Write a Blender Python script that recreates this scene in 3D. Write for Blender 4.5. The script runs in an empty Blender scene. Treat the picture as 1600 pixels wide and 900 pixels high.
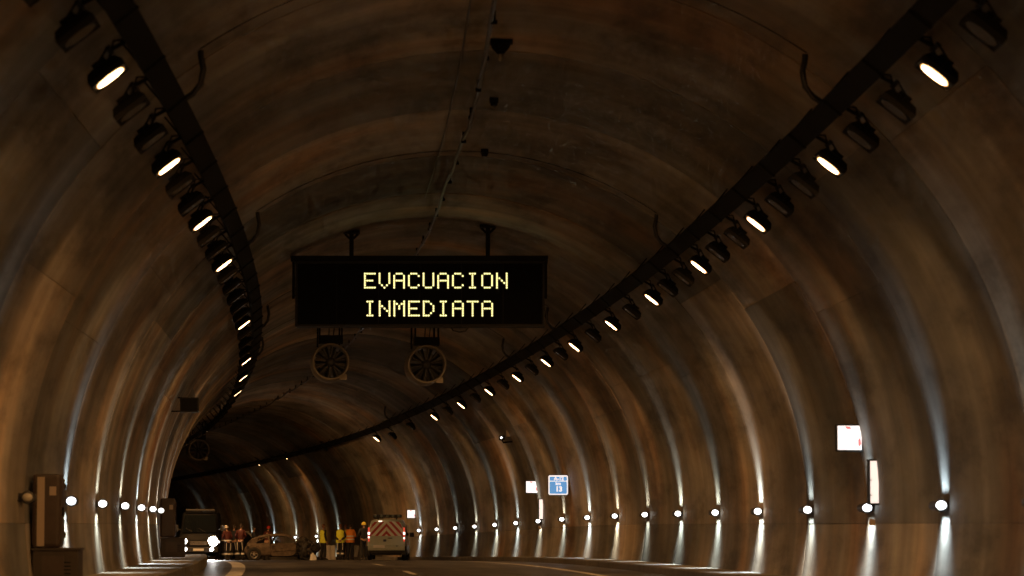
import bpy, bmesh, math, random
from mathutils import Vector, Matrix, Euler

random.seed(7)
scene = bpy.context.scene
COL = scene.collection

# ------------------------------------------------------------------ camera
FPX = 4750.0                       # focal length in pixels of the 1600 px wide photograph
CAM_Z = 1.07
cam_data = bpy.data.cameras.new("camera")
cam = bpy.data.objects.new("camera", cam_data)
COL.objects.link(cam)
cam_data.sensor_width = 36.0
cam_data.lens = FPX / 1600.0 * 36.0
cam_data.clip_start = 0.1
cam_data.clip_end = 2000.0
PITCH = math.atan(370.0 / FPX)
YAW = math.atan(31.0 / FPX * math.cos(PITCH))
cam.location = (0.0, 0.0, CAM_Z)
cam.rotation_euler = (math.pi / 2 + PITCH, 0.0, YAW)
cam_data.dof.use_dof = True
cam_data.dof.focus_distance = 95.0
cam_data.dof.aperture_fstop = 2.8
scene.camera = cam
CAM_R = Euler((math.pi / 2 + PITCH, 0.0, YAW)).to_matrix()

# ------------------------------------------------------------------ world: night outside the tunnel
world = bpy.data.worlds.new("World")
scene.world = world
world.use_nodes = True
wn = world.node_tree
sky = wn.nodes.new("ShaderNodeTexSky")
sky.sky_type = 'NISHITA'
sky.sun_disc = False
sky.sun_elevation = math.radians(2.0)
sky.sun_rotation = math.radians(200.0)
wn.links.new(sky.outputs[0], wn.nodes["Background"].inputs[0])
wn.nodes["Background"].inputs[1].default_value = 0.002

# ------------------------------------------------------------------ render settings
scene.view_settings.view_transform = 'Standard'
scene.view_settings.look = 'None'
scene.view_settings.exposure = 0.0
scene.view_settings.gamma = 1.0
scene.view_settings.use_curve_mapping = False
scene.cycles.use_denoising = True
scene.cycles.max_bounces = 4
scene.cycles.diffuse_bounces = 3
scene.cycles.glossy_bounces = 2
scene.cycles.transmission_bounces = 2
scene.cycles.caustics_reflective = False
scene.cycles.caustics_refractive = False
scene.cycles.use_adaptive_sampling = True
scene.cycles.adaptive_threshold = 0.03
scene.cycles.adaptive_min_samples = 16
scene.cycles.sample_clamp_indirect = 3.0
scene.cycles.use_light_tree = True

# lamp strengths
FLOOD_L = 20.0                     # radiance of the sodium floodlights' glass
FLOOD_W = 375.0                    # power of their downward beam
FAN_W = 20.0                       # power of the wall lamps' downward slit
UP_SHARE = 0.25
LENS_L = 6.0

# ------------------------------------------------------------------ tunnel geometry
KX = 0.02225 / 36.0                # curve to the left
SEC_X, SEC_Z, SEC_R = 0.42, 1.36, 6.2
NN = 6.0                           # metres between wall lamps


def drop(D):
    n = D / NN
    a, b, m = 11.8, 17.5, 0.064
    if n < a:
        return 0.0
    if n < b:
        return m * (n - a) ** 2 / (2 * (b - a))
    return m * (b - a) / 2 + m * (n - b)


def cx(D):
    return -KX * D * D if D > 0 else 0.0


def head(D):
    return math.atan(2 * KX * D) if D > 0 else 0.0


def P(D, X, z):
    """Point at distance D along the tunnel, X to the right, z above the road."""
    h = head(D)
    return Vector((cx(D) + X * math.cos(h), D + X * math.sin(h), z - drop(D)))


def at(px, py, D):
    """Where the ray of photo pixel (px, py) crosses the plane y = D."""
    d = CAM_R @ Vector(((px - 800.0) / FPX, (450.0 - py) / FPX, -1.0))
    t = D / d.y
    return Vector((0, 0, CAM_Z)) + d * t


def local(px, py, D):
    """(X, z) of a photo pixel in the tunnel section at D."""
    p = at(px, py, D)
    h = head(D)
    return (p.x - cx(D)) / math.cos(h), p.z + drop(D)


def wall_x(z, side):
    return SEC_X + side * math.sqrt(max(0.0, SEC_R ** 2 - (z - SEC_Z) ** 2))


# ------------------------------------------------------------------ mesh helpers
class MB:
    def __init__(self):
        self.v, self.f, self.s, self.m = [], [], [], []
        self.mi = 0

    def add(self, verts, faces, smooth=False):
        o = len(self.v)
        self.v += [Vector(p) for p in verts]
        for f in faces:
            self.f.append([i + o for i in f])
            self.s.append(smooth)
            self.m.append(self.mi)
        return self

    def box(self, c, s, rot=None, taper=None):
        hx, hy, hz = s[0] / 2, s[1] / 2, s[2] / 2
        t = taper or (1, 1)
        vs = []
        for z, k in ((-hz, (1, 1)), (hz, t)):
            for x, y in ((-hx, -hy), (hx, -hy), (hx, hy), (-hx, hy)):
                vs.append(Vector((x * k[0], y * k[1], z)))
        if rot is not None:
            R = Euler(rot).to_matrix()
            vs = [R @ p for p in vs]
        c = Vector(c)
        vs = [p + c for p in vs]
        return self.add(vs, [(3, 2, 1, 0), (4, 5, 6, 7), (0, 1, 5, 4), (1, 2, 6, 5), (2, 3, 7, 6), (3, 0, 4, 7)])

    def bbox(self, c, s, b=0.01, rot=None):
        """box with chamfered edges"""
        bm = bmesh.new()
        bmesh.ops.create_cube(bm, size=1.0)
        for v in bm.verts:
            v.co = Vector((v.co.x * s[0], v.co.y * s[1], v.co.z * s[2]))
        bmesh.ops.bevel(bm, geom=bm.edges[:], offset=b, segments=2, affect='EDGES', profile=0.6)
        R = Euler(rot).to_matrix() if rot else Matrix.Identity(3)
        c = Vector(c)
        bm.verts.index_update()
        self.add([R @ v.co + c for v in bm.verts], [[v.index for v in f.verts] for f in bm.faces])
        bm.free()
        return self

    def tube(self, pts, r, seg=8, cap=True, flat=1.0):
        pts = [Vector(p) for p in pts]
        n = len(pts)
        rs = r if isinstance(r, (list, tuple)) else [r] * n
        vs, fs = [], []
        for i, p in enumerate(pts):
            t = (pts[min(i + 1, n - 1)] - pts[max(i - 1, 0)]).normalized()
            up = Vector((0, 0, 1)) if abs(t.z) < 0.9 else Vector((0, 1, 0))
            a = t.cross(up).normalized()
            b = a.cross(t).normalized()
            for k in range(seg):
                w = 2 * math.pi * k / seg
                vs.append(p + a * (math.cos(w) * rs[i]) + b * (math.sin(w) * rs[i] * flat))
        for i in range(n - 1):
            for k in range(seg):
                k2 = (k + 1) % seg
                fs.append((i * seg + k, i * seg + k2, (i + 1) * seg + k2, (i + 1) * seg + k))
        self.add(vs, fs, True)
        if cap:
            self.add(vs[:seg], [list(range(seg))[::-1]])
            self.add(vs[-seg:], [list(range(seg))])
        return self

    def lathe(self, prof, axis='Y', seg=24, c=(0, 0, 0), smooth=True, sx=1.0, sz=1.0):
        """prof: (radius, along) pairs"""
        vs, fs = [], []
        c = Vector(c)
        for r, a in prof:
            for k in range(seg):
                w = 2 * math.pi * k / seg
                u, v = r * math.cos(w) * sx, r * math.sin(w) * sz
                p = {'Y': (u, a, v), 'Z': (u, v, a), 'X': (a, u, v)}[axis]
                vs.append(Vector(p) + c)
        for i in range(len(prof) - 1):
            for k in range(seg):
                k2 = (k + 1) % seg
                fs.append((i * seg + k, i * seg + k2, (i + 1) * seg + k2, (i + 1) * seg + k))
        return self.add(vs, fs, smooth)

    def prism(self, poly, a, b, axis='X'):
        """extrude 2-D polygon from a to b along an axis"""
        n = len(poly)

        def mk(p, t):
            return {'X': (t, p[0], p[1]), 'Y': (p[0], t, p[1]), 'Z': (p[0], p[1], t)}[axis]
        vs = [mk(p, a) for p in poly] + [mk(p, b) for p in poly]
        fs = [list(range(n))[::-1], list(range(n, 2 * n))]
        for i in range(n):
            j = (i + 1) % n
            fs.append((i, j, n + j, n + i))
        return self.add(vs, fs)

    def loft(self, rings, cap=True, smooth=True, closed=True):
        n = len(rings[0])
        vs = [p for r in rings for p in r]
        fs = []
        for i in range(len(rings) - 1):
            for k in range(n if closed else n - 1):
                k2 = (k + 1) % n
                fs.append((i * n + k, i * n + k2, (i + 1) * n + k2, (i + 1) * n + k))
        self.add(vs, fs, smooth)
        if cap:
            self.add(rings[0], [list(range(n))[::-1]])
            self.add(rings[-1], [list(range(n))])
        return self

    def build(self, name, mats, parent=None, fix=True):
        me = bpy.data.meshes.new(name)
        me.from_pydata([tuple(p) for p in self.v], [], self.f)
        for p, s, m in zip(me.polygons, self.s, self.m):
            p.use_smooth = s
            p.material_index = m
        if fix:
            bm = bmesh.new()
            bm.from_mesh(me)
            bmesh.ops.recalc_face_normals(bm, faces=bm.faces[:])
            bm.to_mesh(me)
            bm.free()
        for m in (mats if isinstance(mats, (list, tuple)) else [mats]):
            me.materials.append(m)
        o = bpy.data.objects.new(name, me)
        COL.objects.link(o)
        if parent:
            o.parent = parent
        return o


def tag(o, label=None, cat=None, group=None, kind=None):
    if label:
        o["label"] = label
    if cat:
        o["category"] = cat
    if group:
        o["group"] = group
    if kind:
        o["kind"] = kind
    return o


def empty(name, loc, rz=0.0, ry=0.0):
    o = bpy.data.objects.new(name, None)
    COL.objects.link(o)
    o.location = loc
    o.rotation_euler = (0, ry, rz)
    o.empty_display_size = 0.2
    return o


def copy_tree(o, parent=None):
    c = o.copy()
    COL.objects.link(c)
    c.parent = parent
    for ch in list(o.children):
        copy_tree(ch, c)
    return c


ORD = ["nearest", "second", "third", "fourth", "fifth", "sixth", "seventh", "eighth", "ninth", "tenth", "eleventh",
       "twelfth", "thirteenth", "fourteenth", "fifteenth", "sixteenth", "seventeenth", "eighteenth", "nineteenth",
       "twentieth", "twenty-first", "twenty-second", "twenty-third", "twenty-fourth", "twenty-fifth"]

# ------------------------------------------------------------------ materials


def mat(name, col, rough=0.6, metal=0.0, noise=0.0, nscale=8.0, emit=None, estr=0.0, bump=0.0, spec=0.5):
    m = bpy.data.materials.new(name)
    m.use_nodes = True
    nt = m.node_tree
    b = nt.nodes["Principled BSDF"]
    b.inputs["Base Color"].default_value = (*col, 1)
    b.inputs["Roughness"].default_value = rough
    b.inputs["Metallic"].default_value = metal
    b.inputs["Specular IOR Level"].default_value = spec
    if noise > 0 or bump > 0:
        tc = nt.nodes.new("ShaderNodeTexCoord")
        nz = nt.nodes.new("ShaderNodeTexNoise")
        nz.inputs["Scale"].default_value = nscale
        nz.inputs["Detail"].default_value = 6
        nz.inputs["Roughness"].default_value = 0.65
        nt.links.new(tc.outputs["Object"], nz.inputs["Vector"])
        if noise > 0:
            mr = nt.nodes.new("ShaderNodeMapRange")
            mr.inputs["From Min"].default_value = 0.25
            mr.inputs["From Max"].default_value = 0.75
            mr.inputs["To Min"].default_value = 1 - noise
            mr.inputs["To Max"].default_value = 1 + noise
            nt.links.new(nz.outputs["Fac"], mr.inputs["Value"])
            mx = nt.nodes.new("ShaderNodeMix")
            mx.data_type = 'RGBA'
            mx.blend_type = 'MULTIPLY'
            mx.inputs[0].default_value = 1.0
            mx.inputs[6].default_value = (*col, 1)
            nt.links.new(mr.outputs[0], mx.inputs[7])
            nt.links.new(mx.outputs[2], b.inputs["Base Color"])
        if bump > 0:
            bp = nt.nodes.new("ShaderNodeBump")
            bp.inputs["Strength"].default_value = bump
            bp.inputs["Distance"].default_value = 0.02
            nt.links.new(nz.outputs["Fac"], bp.inputs["Height"])
            nt.links.new(bp.outputs[0], b.inputs["Normal"])
    if emit:
        b.inputs["Emission Color"].default_value = (*emit, 1)
        b.inputs["Emission Strength"].default_value = estr
    return m


def ramp(nt, src, stops):
    r = nt.nodes.new("ShaderNodeValToRGB")
    el = r.color_ramp.elements
    el[0].position, el[0].color = stops[0][0], (*stops[0][1], 1)
    el[1].position, el[1].color = stops[-1][0], (*stops[-1][1], 1)
    for p, c in stops[1:-1]:
        e = el.new(p)
        e.color = (*c, 1)
    nt.links.new(src, r.inputs[0])
    return r.outputs[0]


def mixc(nt, mode, fac, a, b):
    x = nt.nodes.new("ShaderNodeMix")
    x.data_type = 'RGBA'
    x.blend_type = mode
    for i, v in ((0, fac), (6, a), (7, b)):
        if isinstance(v, (int, float)):
            x.inputs[i].default_value = v
        elif isinstance(v, tuple):
            x.inputs[i].default_value = (*v, 1)
        else:
            nt.links.new(v, x.inputs[i])
    return x.outputs[2]


def uv_noise(nt, uv, su, sv, detail=4, off=0.0, rough=0.6, dist=0.0):
    mp = nt.nodes.new("ShaderNodeMapping")
    mp.inputs["Scale"].default_value = (su, sv, 1)
    mp.inputs["Location"].default_value = (off, off * 1.7, 0)
    nt.links.new(uv, mp.inputs["Vector"])
    nz = nt.nodes.new("ShaderNodeTexNoise")
    nz.inputs["Scale"].default_value = 1.0
    nz.inputs["Detail"].default_value = detail
    nz.inputs["Roughness"].default_value = rough
    nz.inputs["Distortion"].default_value = dist
    nt.links.new(mp.outputs[0], nz.inputs["Vector"])
    return nz.outputs["Fac"]


def concrete_mat():
    """Cast lining: tone per panel, stains and shutter marks that run round the vault."""
    m = bpy.data.materials.new("lining_concrete")
    m.use_nodes = True
    nt = m.node_tree
    b = nt.nodes["Principled BSDF"]
    uvn = nt.nodes.new("ShaderNodeUVMap")
    uvn.uv_map = "UVMap"
    uv = uvn.outputs[0]
    # cast concrete: neutral grey, rusty seepage, soot blotches, drips that run round the section
    stain = ramp(nt, uv_noise(nt, uv, 0.16, 0.24, 4, 11.0, 0.6), [(0.30, (0.36,) * 3), (0.46, (0.74,) * 3), (0.58, (1.0,) * 3), (0.72, (1.3,) * 3)])
    rust = ramp(nt, uv_noise(nt, uv, 0.24, 0.17, 3, 3.0, 0.55), [(0.44, (0.29, 0.29, 0.275)), (0.54, (0.32, 0.285, 0.235)), (0.68, (0.41, 0.27, 0.16))])
    drip = ramp(nt, uv_noise(nt, uv, 0.95, 0.085, 3, 21.0, 0.55), [(0.3, (0.66,) * 3), (0.5, (0.95,) * 3), (0.7, (1.3,) * 3)])
    soot = ramp(nt, uv_noise(nt, uv, 0.22, 0.85, 6, 41.0, 0.66), [(0.35, (0.48,) * 3), (0.5, (0.98,) * 3), (0.68, (1.25,) * 3)])
    c = mixc(nt, 'MULTIPLY', 1.0, rust, stain)
    c = mixc(nt, 'MULTIPLY', 1.0, c, drip)
    c = mixc(nt, 'MULTIPLY', 1.0, c, soot)
    oi = nt.nodes.new("ShaderNodeObjectInfo")
    pan = ramp(nt, oi.outputs["Random"], [(0.0, (0.55, 0.57, 0.58)), (0.5, (0.95, 0.93, 0.9)), (1.0, (1.35, 1.2, 1.05))])
    c = mixc(nt, 'MULTIPLY', 1.0, c, pan)
    nt.links.new(c, b.inputs["Base Color"])
    b.inputs["Roughness"].default_value = 0.72
    b.inputs["Specular IOR Level"].default_value = 0.35
    bp = nt.nodes.new("ShaderNodeBump")
    bp.inputs["Strength"].default_value = 0.5
    bp.inputs["Distance"].default_value = 0.012
    nt.links.new(uv_noise(nt, uv, 4.5, 1.6, 2, 51.0), bp.inputs["Height"])
    nt.links.new(bp.outputs[0], b.inputs["Normal"])
    return m


def road_mat(name, base, rough):
    m = bpy.data.materials.new(name)
    m.use_nodes = True
    nt = m.node_tree
    b = nt.nodes["Principled BSDF"]
    uvn = nt.nodes.new("ShaderNodeUVMap")
    uvn.uv_map = "UVMap"
    uv = uvn.outputs[0]
    a = ramp(nt, uv_noise(nt, uv, 0.04, 0.8, 4, 2.0), [(0.3, (0.55,) * 3), (0.7, (1.45,) * 3)])
    g = ramp(nt, uv_noise(nt, uv, 40, 40, 3, 4.0), [(0.3, (0.75,) * 3), (0.7, (1.25,) * 3)])
    st = ramp(nt, uv_noise(nt, uv, 0.3, 0.9, 5, 9.0, 0.7), [(0.35, (0.5,) * 3), (0.6, (1.2,) * 3)])
    c = mixc(nt, 'MULTIPLY', 1.0, base, a)
    c = mixc(nt, 'MULTIPLY', 1.0, c, g)
    c = mixc(nt, 'MULTIPLY', 1.0, c, st)
    nt.links.new(c, b.inputs["Base Color"])
    rr = nt.nodes.new("ShaderNodeMapRange")
    rr.inputs["To Min"].default_value = rough - 0.1
    rr.inputs["To Max"].default_value = rough + 0.15
    nt.links.new(uv_noise(nt, uv, 0.2, 1.2, 4, 14.0), rr.inputs["Value"])
    nt.links.new(rr.outputs[0], b.inputs["Roughness"])
    bp = nt.nodes.new("ShaderNodeBump")
    bp.inputs["Strength"].default_value = 0.4
    bp.inputs["Distance"].default_value = 0.006
    nt.links.new(uv_noise(nt, uv, 30, 30, 3, 1.0), bp.inputs["Height"])
    nt.links.new(bp.outputs[0], b.inputs["Normal"])
    return m


M = {}
M["lining"] = concrete_mat()
M["shell"] = mat("dark_joint_concrete", (0.06, 0.055, 0.05), 0.9)
M["road"] = road_mat("asphalt", (0.092, 0.087, 0.08), 0.42)
M["walk"] = road_mat("walkway_concrete", (0.27, 0.255, 0.235), 0.75)
M["kerb"] = mat("kerb_concrete", (0.13, 0.12, 0.105), 0.8, noise=0.3, nscale=1.5, bump=0.3)
M["paint"] = mat("road_paint", (0.62, 0.60, 0.54), 0.55, noise=0.35, nscale=3.0)
M["black"] = mat("black_metal", (0.006, 0.006, 0.006), 0.75, noise=0.3, nscale=6, spec=0.15)
M["tray"] = mat("dull_tray_metal", (0.007, 0.0065, 0.006), 0.8, noise=0.35, nscale=4, spec=0.1)
M["galv"] = mat("galvanised_steel", (0.22, 0.215, 0.2), 0.45, 0.7, noise=0.25, nscale=5)
M["fan"] = mat("fan_casing_steel", (0.20, 0.18, 0.155), 0.5, 0.5, noise=0.25, nscale=4)
M["blade"] = mat("fan_blade_metal", (0.02, 0.02, 0.02), 0.5, 0.2)
M["cable"] = mat("black_cable", (0.012, 0.012, 0.013), 0.38)
M["flood_on"] = mat("sodium_glass_lit", (0.8, 0.8, 0.8), 0.2, emit=(1.0, 0.62, 0.30), estr=FLOOD_L)
M["flood_glow"] = mat("sodium_reflector_glow", (0.5, 0.4, 0.3), 0.3, emit=(1.0, 0.45, 0.12), estr=1.1)
M["flood_off"] = mat("flood_glass_dark", (0.01, 0.01, 0.011), 0.25, spec=0.3)
M["reflector"] = mat("flood_reflector", (0.5, 0.48, 0.44), 0.35, 0.6)
M["lens"] = mat("wall_lamp_lens_lit", (0.9, 0.9, 0.9), 0.2, emit=(1.0, 0.97, 0.9), estr=LENS_L)
M["lens_blue"] = mat("wall_lamp_lens_cold", (0.9, 0.9, 0.9), 0.2, emit=(0.9, 0.96, 1.0), estr=LENS_L)
M["lens_off"] = mat("wall_lamp_lens_dark", (0.42, 0.4, 0.34), 0.2)
M["lamp_body"] = mat("wall_lamp_housing", (0.03, 0.03, 0.035), 0.5)
M["face"] = mat("sign_face_black", (0.004, 0.004, 0.004), 0.7, noise=0.2, nscale=3, spec=0.06)
M["frame"] = mat("sign_frame_grey", (0.018, 0.019, 0.018), 0.6, spec=0.2)
M["led"] = mat("led_amber", (0.1, 0.1, 0.05), 0.4, emit=(1.0, 0.88, 0.34), estr=2.1)
M["signlit"] = mat("backlit_white_panel", (0.8, 0.8, 0.8), 0.3, emit=(1.0, 0.96, 0.95), estr=1.1)
M["signred"] = mat("backlit_red_mark", (0.6, 0.1, 0.1), 0.3, emit=(1.0, 0.36, 0.36), estr=0.6)
M["panel_lit"] = mat("backlit_cabinet_panel", (0.8, 0.78, 0.75), 0.3, emit=(1.0, 0.88, 0.82), estr=0.95)
M["blue"] = mat("sign_blue_glowing_sheeting", (0.08, 0.26, 0.55), 0.35, emit=(0.10, 0.34, 0.72), estr=0.75)  # emission put into the sheeting colour so the sign looks lit
M["signwhite"] = mat("sign_white_glowing_sheeting", (0.8, 0.8, 0.8), 0.35, emit=(1, 1, 1), estr=0.8)  # same added glow for the white border and lettering
M["cabinet"] = mat("cabinet_brown", (0.04, 0.026, 0.02), 0.5, noise=0.3, nscale=3)
M["cabinet_base"] = mat("cabinet_base_brown", (0.03, 0.022, 0.017), 0.6, noise=0.3, nscale=3)
M["strip"] = mat("pale_reflective_strip", (0.36, 0.29, 0.22), 0.4)

# ------------------------------------------------------------------ the setting
D0, D1 = -48.0, 330.0


def stations(a, b, step):
    n = max(1, int(math.ceil((b - a) / step)))
    return [a + (b - a) * i / n for i in range(n + 1)]


def set_uv(o, uvs):
    me = o.data
    ul = me.uv_layers.new(name="UVMap")
    for lp in me.loops:
        ul.data[lp.index].uv = uvs[lp.vertex_index]


def strip_obj(name, prof, a, b, step, m, parent=None, smooth=False):
    """sweep an open profile of (X, z) along the tunnel"""
    ds = stations(a, b, step)
    mb = MB()
    uvs = []
    n = len(prof)
    vs = []
    lens = [0.0]
    for i in range(1, n):
        lens.append(lens[-1] + math.hypot(prof[i][0] - prof[i - 1][0], prof[i][1] - prof[i - 1][1]))
    for D in ds:
        for i, (X, z) in enumerate(prof):
            vs.append(P(D, X, z))
            uvs.append((D, lens[i]))
    fs = []
    for i in range(len(ds) - 1):
        for k in range(n - 1):
            fs.append((i * n + k, i * n + k + 1, (i + 1) * n + k + 1, (i + 1) * n + k))
    mb.add(vs, fs, smooth)
    o = mb.build(name, m, parent, fix=False)
    set_uv(o, uvs)
    return o


WALK_R, WALK_L = 0.15, 0.25
KERB_R, KERB_L = 5.5, -4.56
EDGE_R, EDGE_L, LANE = 4.0, -3.72, 0.14

road = strip_obj("road", [(-5.2, 0.0), (-2.5, 0.0), (0.4, 0.0), (3.2, 0.0), (6.2, 0.0)], D0, D1, 4.0, M["road"])
tag(road, kind="structure")
tag(road, label="dark asphalt carriageway bending left through the tunnel")

for nm, X, w, a, b in (("edge_line", EDGE_R, 0.20, -40, 300), ("edge_line", EDGE_L, 0.34, -40, 300)):
    strip_obj(nm, [(X - w / 2, 0.005), (X + w / 2, 0.005)], a, b, 3.0, M["paint"], road)
dd = -32.0 + 1.6
while dd < 300:
    strip_obj("lane_dash", [(LANE - 0.07, 0.005), (LANE + 0.07, 0.005)], dd, dd + 5.0, 2.5, M["paint"], road)
    dd += 16.0

wr = strip_obj("walkway_right", [(KERB_R + 0.16, WALK_R), (6.9, WALK_R)], D0, D1, 3.0, M["walk"])
tag(wr, kind="structure")
wl = strip_obj("walkway_left", [(-6.1, WALK_L), (KERB_L - 0.16, WALK_L)], D0, D1, 3.0, M["walk"])
tag(wl, kind="structure")
# kerb stones, laid one by one along the visible stretch
for side, X, zt, par in ((1, KERB_R, WALK_R, wr), (-1, KERB_L, WALK_L, wl)):
    D = D0
    while D < D1 - 3:
        L = 3.0
        a, b = D + 0.012, D + L - 0.012
        mb = MB()
        rings = []
        for q in (a, (a + b) / 2, b):
            pr = [(X, -0.05), (X, zt - 0.02), (X + side * 0.02, zt + 0.004), (X + side * 0.165, zt + 0.004), (X + side * 0.165, -0.05)]
            rings.append([P(q, x_, z_) for x_, z_ in pr])
        mb.loft(rings, smooth=False)
        mb.build("kerb_stone", M["kerb"], par)
        D += L

# lining: a dark shell behind, cast panels in front with open joints between them
ANG0 = math.asin(-1.42 / SEC_R)


def sec_pt(D, ang, r):
    return P(D, SEC_X + r * math.cos(ang), SEC_Z + r * math.sin(ang))


lin = None
ds = stations(D0, D1, 6.0)
mb = MB()
na = 48
vs = []
for D in ds:
    for k in range(na + 1):
        vs.append(sec_pt(D, ANG0 + (math.pi - 2 * ANG0) * k / na, SEC_R + 0.06))
fs = []
for i in range(len(ds) - 1):
    for k in range(na):
        fs.append((i * (na + 1) + k, i * (na + 1) + k + 1, (i + 1) * (na + 1) + k + 1, (i + 1) * (na + 1) + k))
mb.add(vs, fs, True)
lin = mb.build("tunnel_lining", M["shell"], fix=False)
tag(lin, "arched concrete tunnel lining of cast rings with dark joints", kind="structure")

A1 = math.asin((1.09 - SEC_Z) / SEC_R)
A2 = math.asin((5.0 - SEC_Z) / SEC_R)


def lining_panel(name, a0, a1, nseg, d0, d1, r):
    nd = 4
    ga = 0.0022 / SEC_R
    a0 += ga
    a1 -= ga
    vs, uvs, fs = [], [], []
    for i in range(nd + 1):
        D = d0 + (d1 - d0) * i / nd
        for k in range(nseg + 1):
            a = a0 + (a1 - a0) * k / nseg
            vs.append(sec_pt(D, a, r))
            uvs.append((D, a * SEC_R))
    w = nseg + 1
    for i in range(nd):
        for k in range(nseg):
            fs.append((i * w + k, i * w + k + 1, (i + 1) * w + k + 1, (i + 1) * w + k))
    mb = MB()
    mb.add(vs, fs, True)
    # returned edges into the joint
    loop = [(0, k) for k in range(w)] + [(i, w - 1) for i in range(1, nd + 1)] + [(nd, k) for k in range(w - 2, -1, -1)] + [(i, 0) for i in range(nd - 1, 0, -1)]
    ev, ef = [], []
    for i, k in loop:
        D = d0 + (d1 - d0) * i / nd
        a = a0 + (a1 - a0) * k / nseg
        ev += [sec_pt(D, a, r), sec_pt(D, a, SEC_R + 0.055)]
        uvs += [(D, a * SEC_R)] * 2
    n = len(loop)
    for i in range(n):
        j = (i + 1) % n
        ef.append((2 * i, 2 * j, 2 * j + 1, 2 * i + 1))
    mb.add(ev, ef)
    o = mb.build(name, M["lining"], lin, fix=False)
    set_uv(o, uvs)
    return o


JOFF = 0.88 * NN
k = int(D0 / NN) - 1
while True:
    d0 = k * NN + JOFF
    d1 = d0 + NN
    if d0 > D1:
        break
    if d1 > D0:
        g = 0.022
        jr, jl = A2 + random.uniform(-0.22, 0.16), A2 + random.uniform(-0.22, 0.16)
        for nm, a0, a1, ns in (("wall_panel", ANG0, A1, 4), ("haunch_panel", A1, jr, 12), ("crown_panel", jr, math.pi - jl, 26),
                               ("haunch_panel", math.pi - jl, math.pi - A1, 12), ("wall_panel", math.pi - A1, math.pi - ANG0, 4)):
            lining_panel(nm, a0, a1, ns, max(d0 + g, D0), min(d1 - g, D1), SEC_R + random.uniform(-0.008, 0.008))
    k += 1

# ------------------------------------------------------------------ cable trays
TRAY_A = math.atan2(4.40, 3.68)
TRAY_R = 5.78


def tray(name, side, a, b, label, ang=TRAY_A, rr=TRAY_R):
    ang = ang if side > 0 else math.pi - ang
    root = empty(name, P(max(a, 0), 0, 0))
    inv = Matrix.Translation(-root.location)
    er = Vector((math.cos(ang), math.sin(ang)))
    et = Vector((-math.sin(ang), math.cos(ang))) * side

    def q(D, u, v):       # u towards the crown, v outwards
        p = er * (rr + v) + et * u
        return inv @ P(D, SEC_X + p.x, SEC_Z + p.y)
    dd = stations(a, b, 3.0)

    def sweep(poly):
        mb = MB()
        mb.loft([[q(D, u, v) for u, v in poly] for D in dd], smooth=False)
        return mb
    sweep([(-0.12, -0.01), (0.12, -0.01), (0.12, 0.0), (-0.12, 0.0)]).build("tray_floor", M["tray"], root)
    for s in (-1, 1):
        sweep([(0.12 * s, -0.012), (0.12 * s + 0.012 * s, -0.012), (0.12 * s + 0.012 * s, 0.08), (0.12 * s, 0.08)]).build("side_rail", M["tray"], root)
    for u, r in ((-0.085, 0.025), (-0.025, 0.032), (0.035, 0.022), (0.085, 0.026)):
        mb = MB()
        mb.tube([q(D, u + random.uniform(-0.012, 0.012), 0.05 + r * 0.6) for D in dd], r, 6)
        mb.build("tray_cable", M["cable"], root)
    D = a + 1.0
    while D < b:
        mb = MB()
        for s in (-1, 1):
            mb.tube([q(D, 0.115 * s, 0.02), q(D, 0.115 * s, SEC_R - rr)], 0.012, 6)
        p0, p1 = q(D, -0.14, -0.022), q(D, 0.14, -0.022)
        mb.tube([p0, p1], 0.02, 6)
        mb.build("hanger", M["black"], root)
        D += 3.0
    tag(root, label, "cable tray")
    return root


tray("cable_tray", 1, 12.0, 21.6 * NN, "long dark cable tray hung along the right side of the vault")
tray("cable_tray", -1, 12.0, 190.0, "long dark cable tray hung along the left side of the vault")
tray("cable_tray", 1, 20.9 * NN, 270.0, "far dark cable tray section carrying on round the bend", ang=TRAY_A - 0.02, rr=TRAY_R + 0.12)

# ------------------------------------------------------------------ ceiling floodlights
LAMP_RX, LAMP_RZ = 4.0, 4.06
LAMP_B = math.radians(38)


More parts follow.
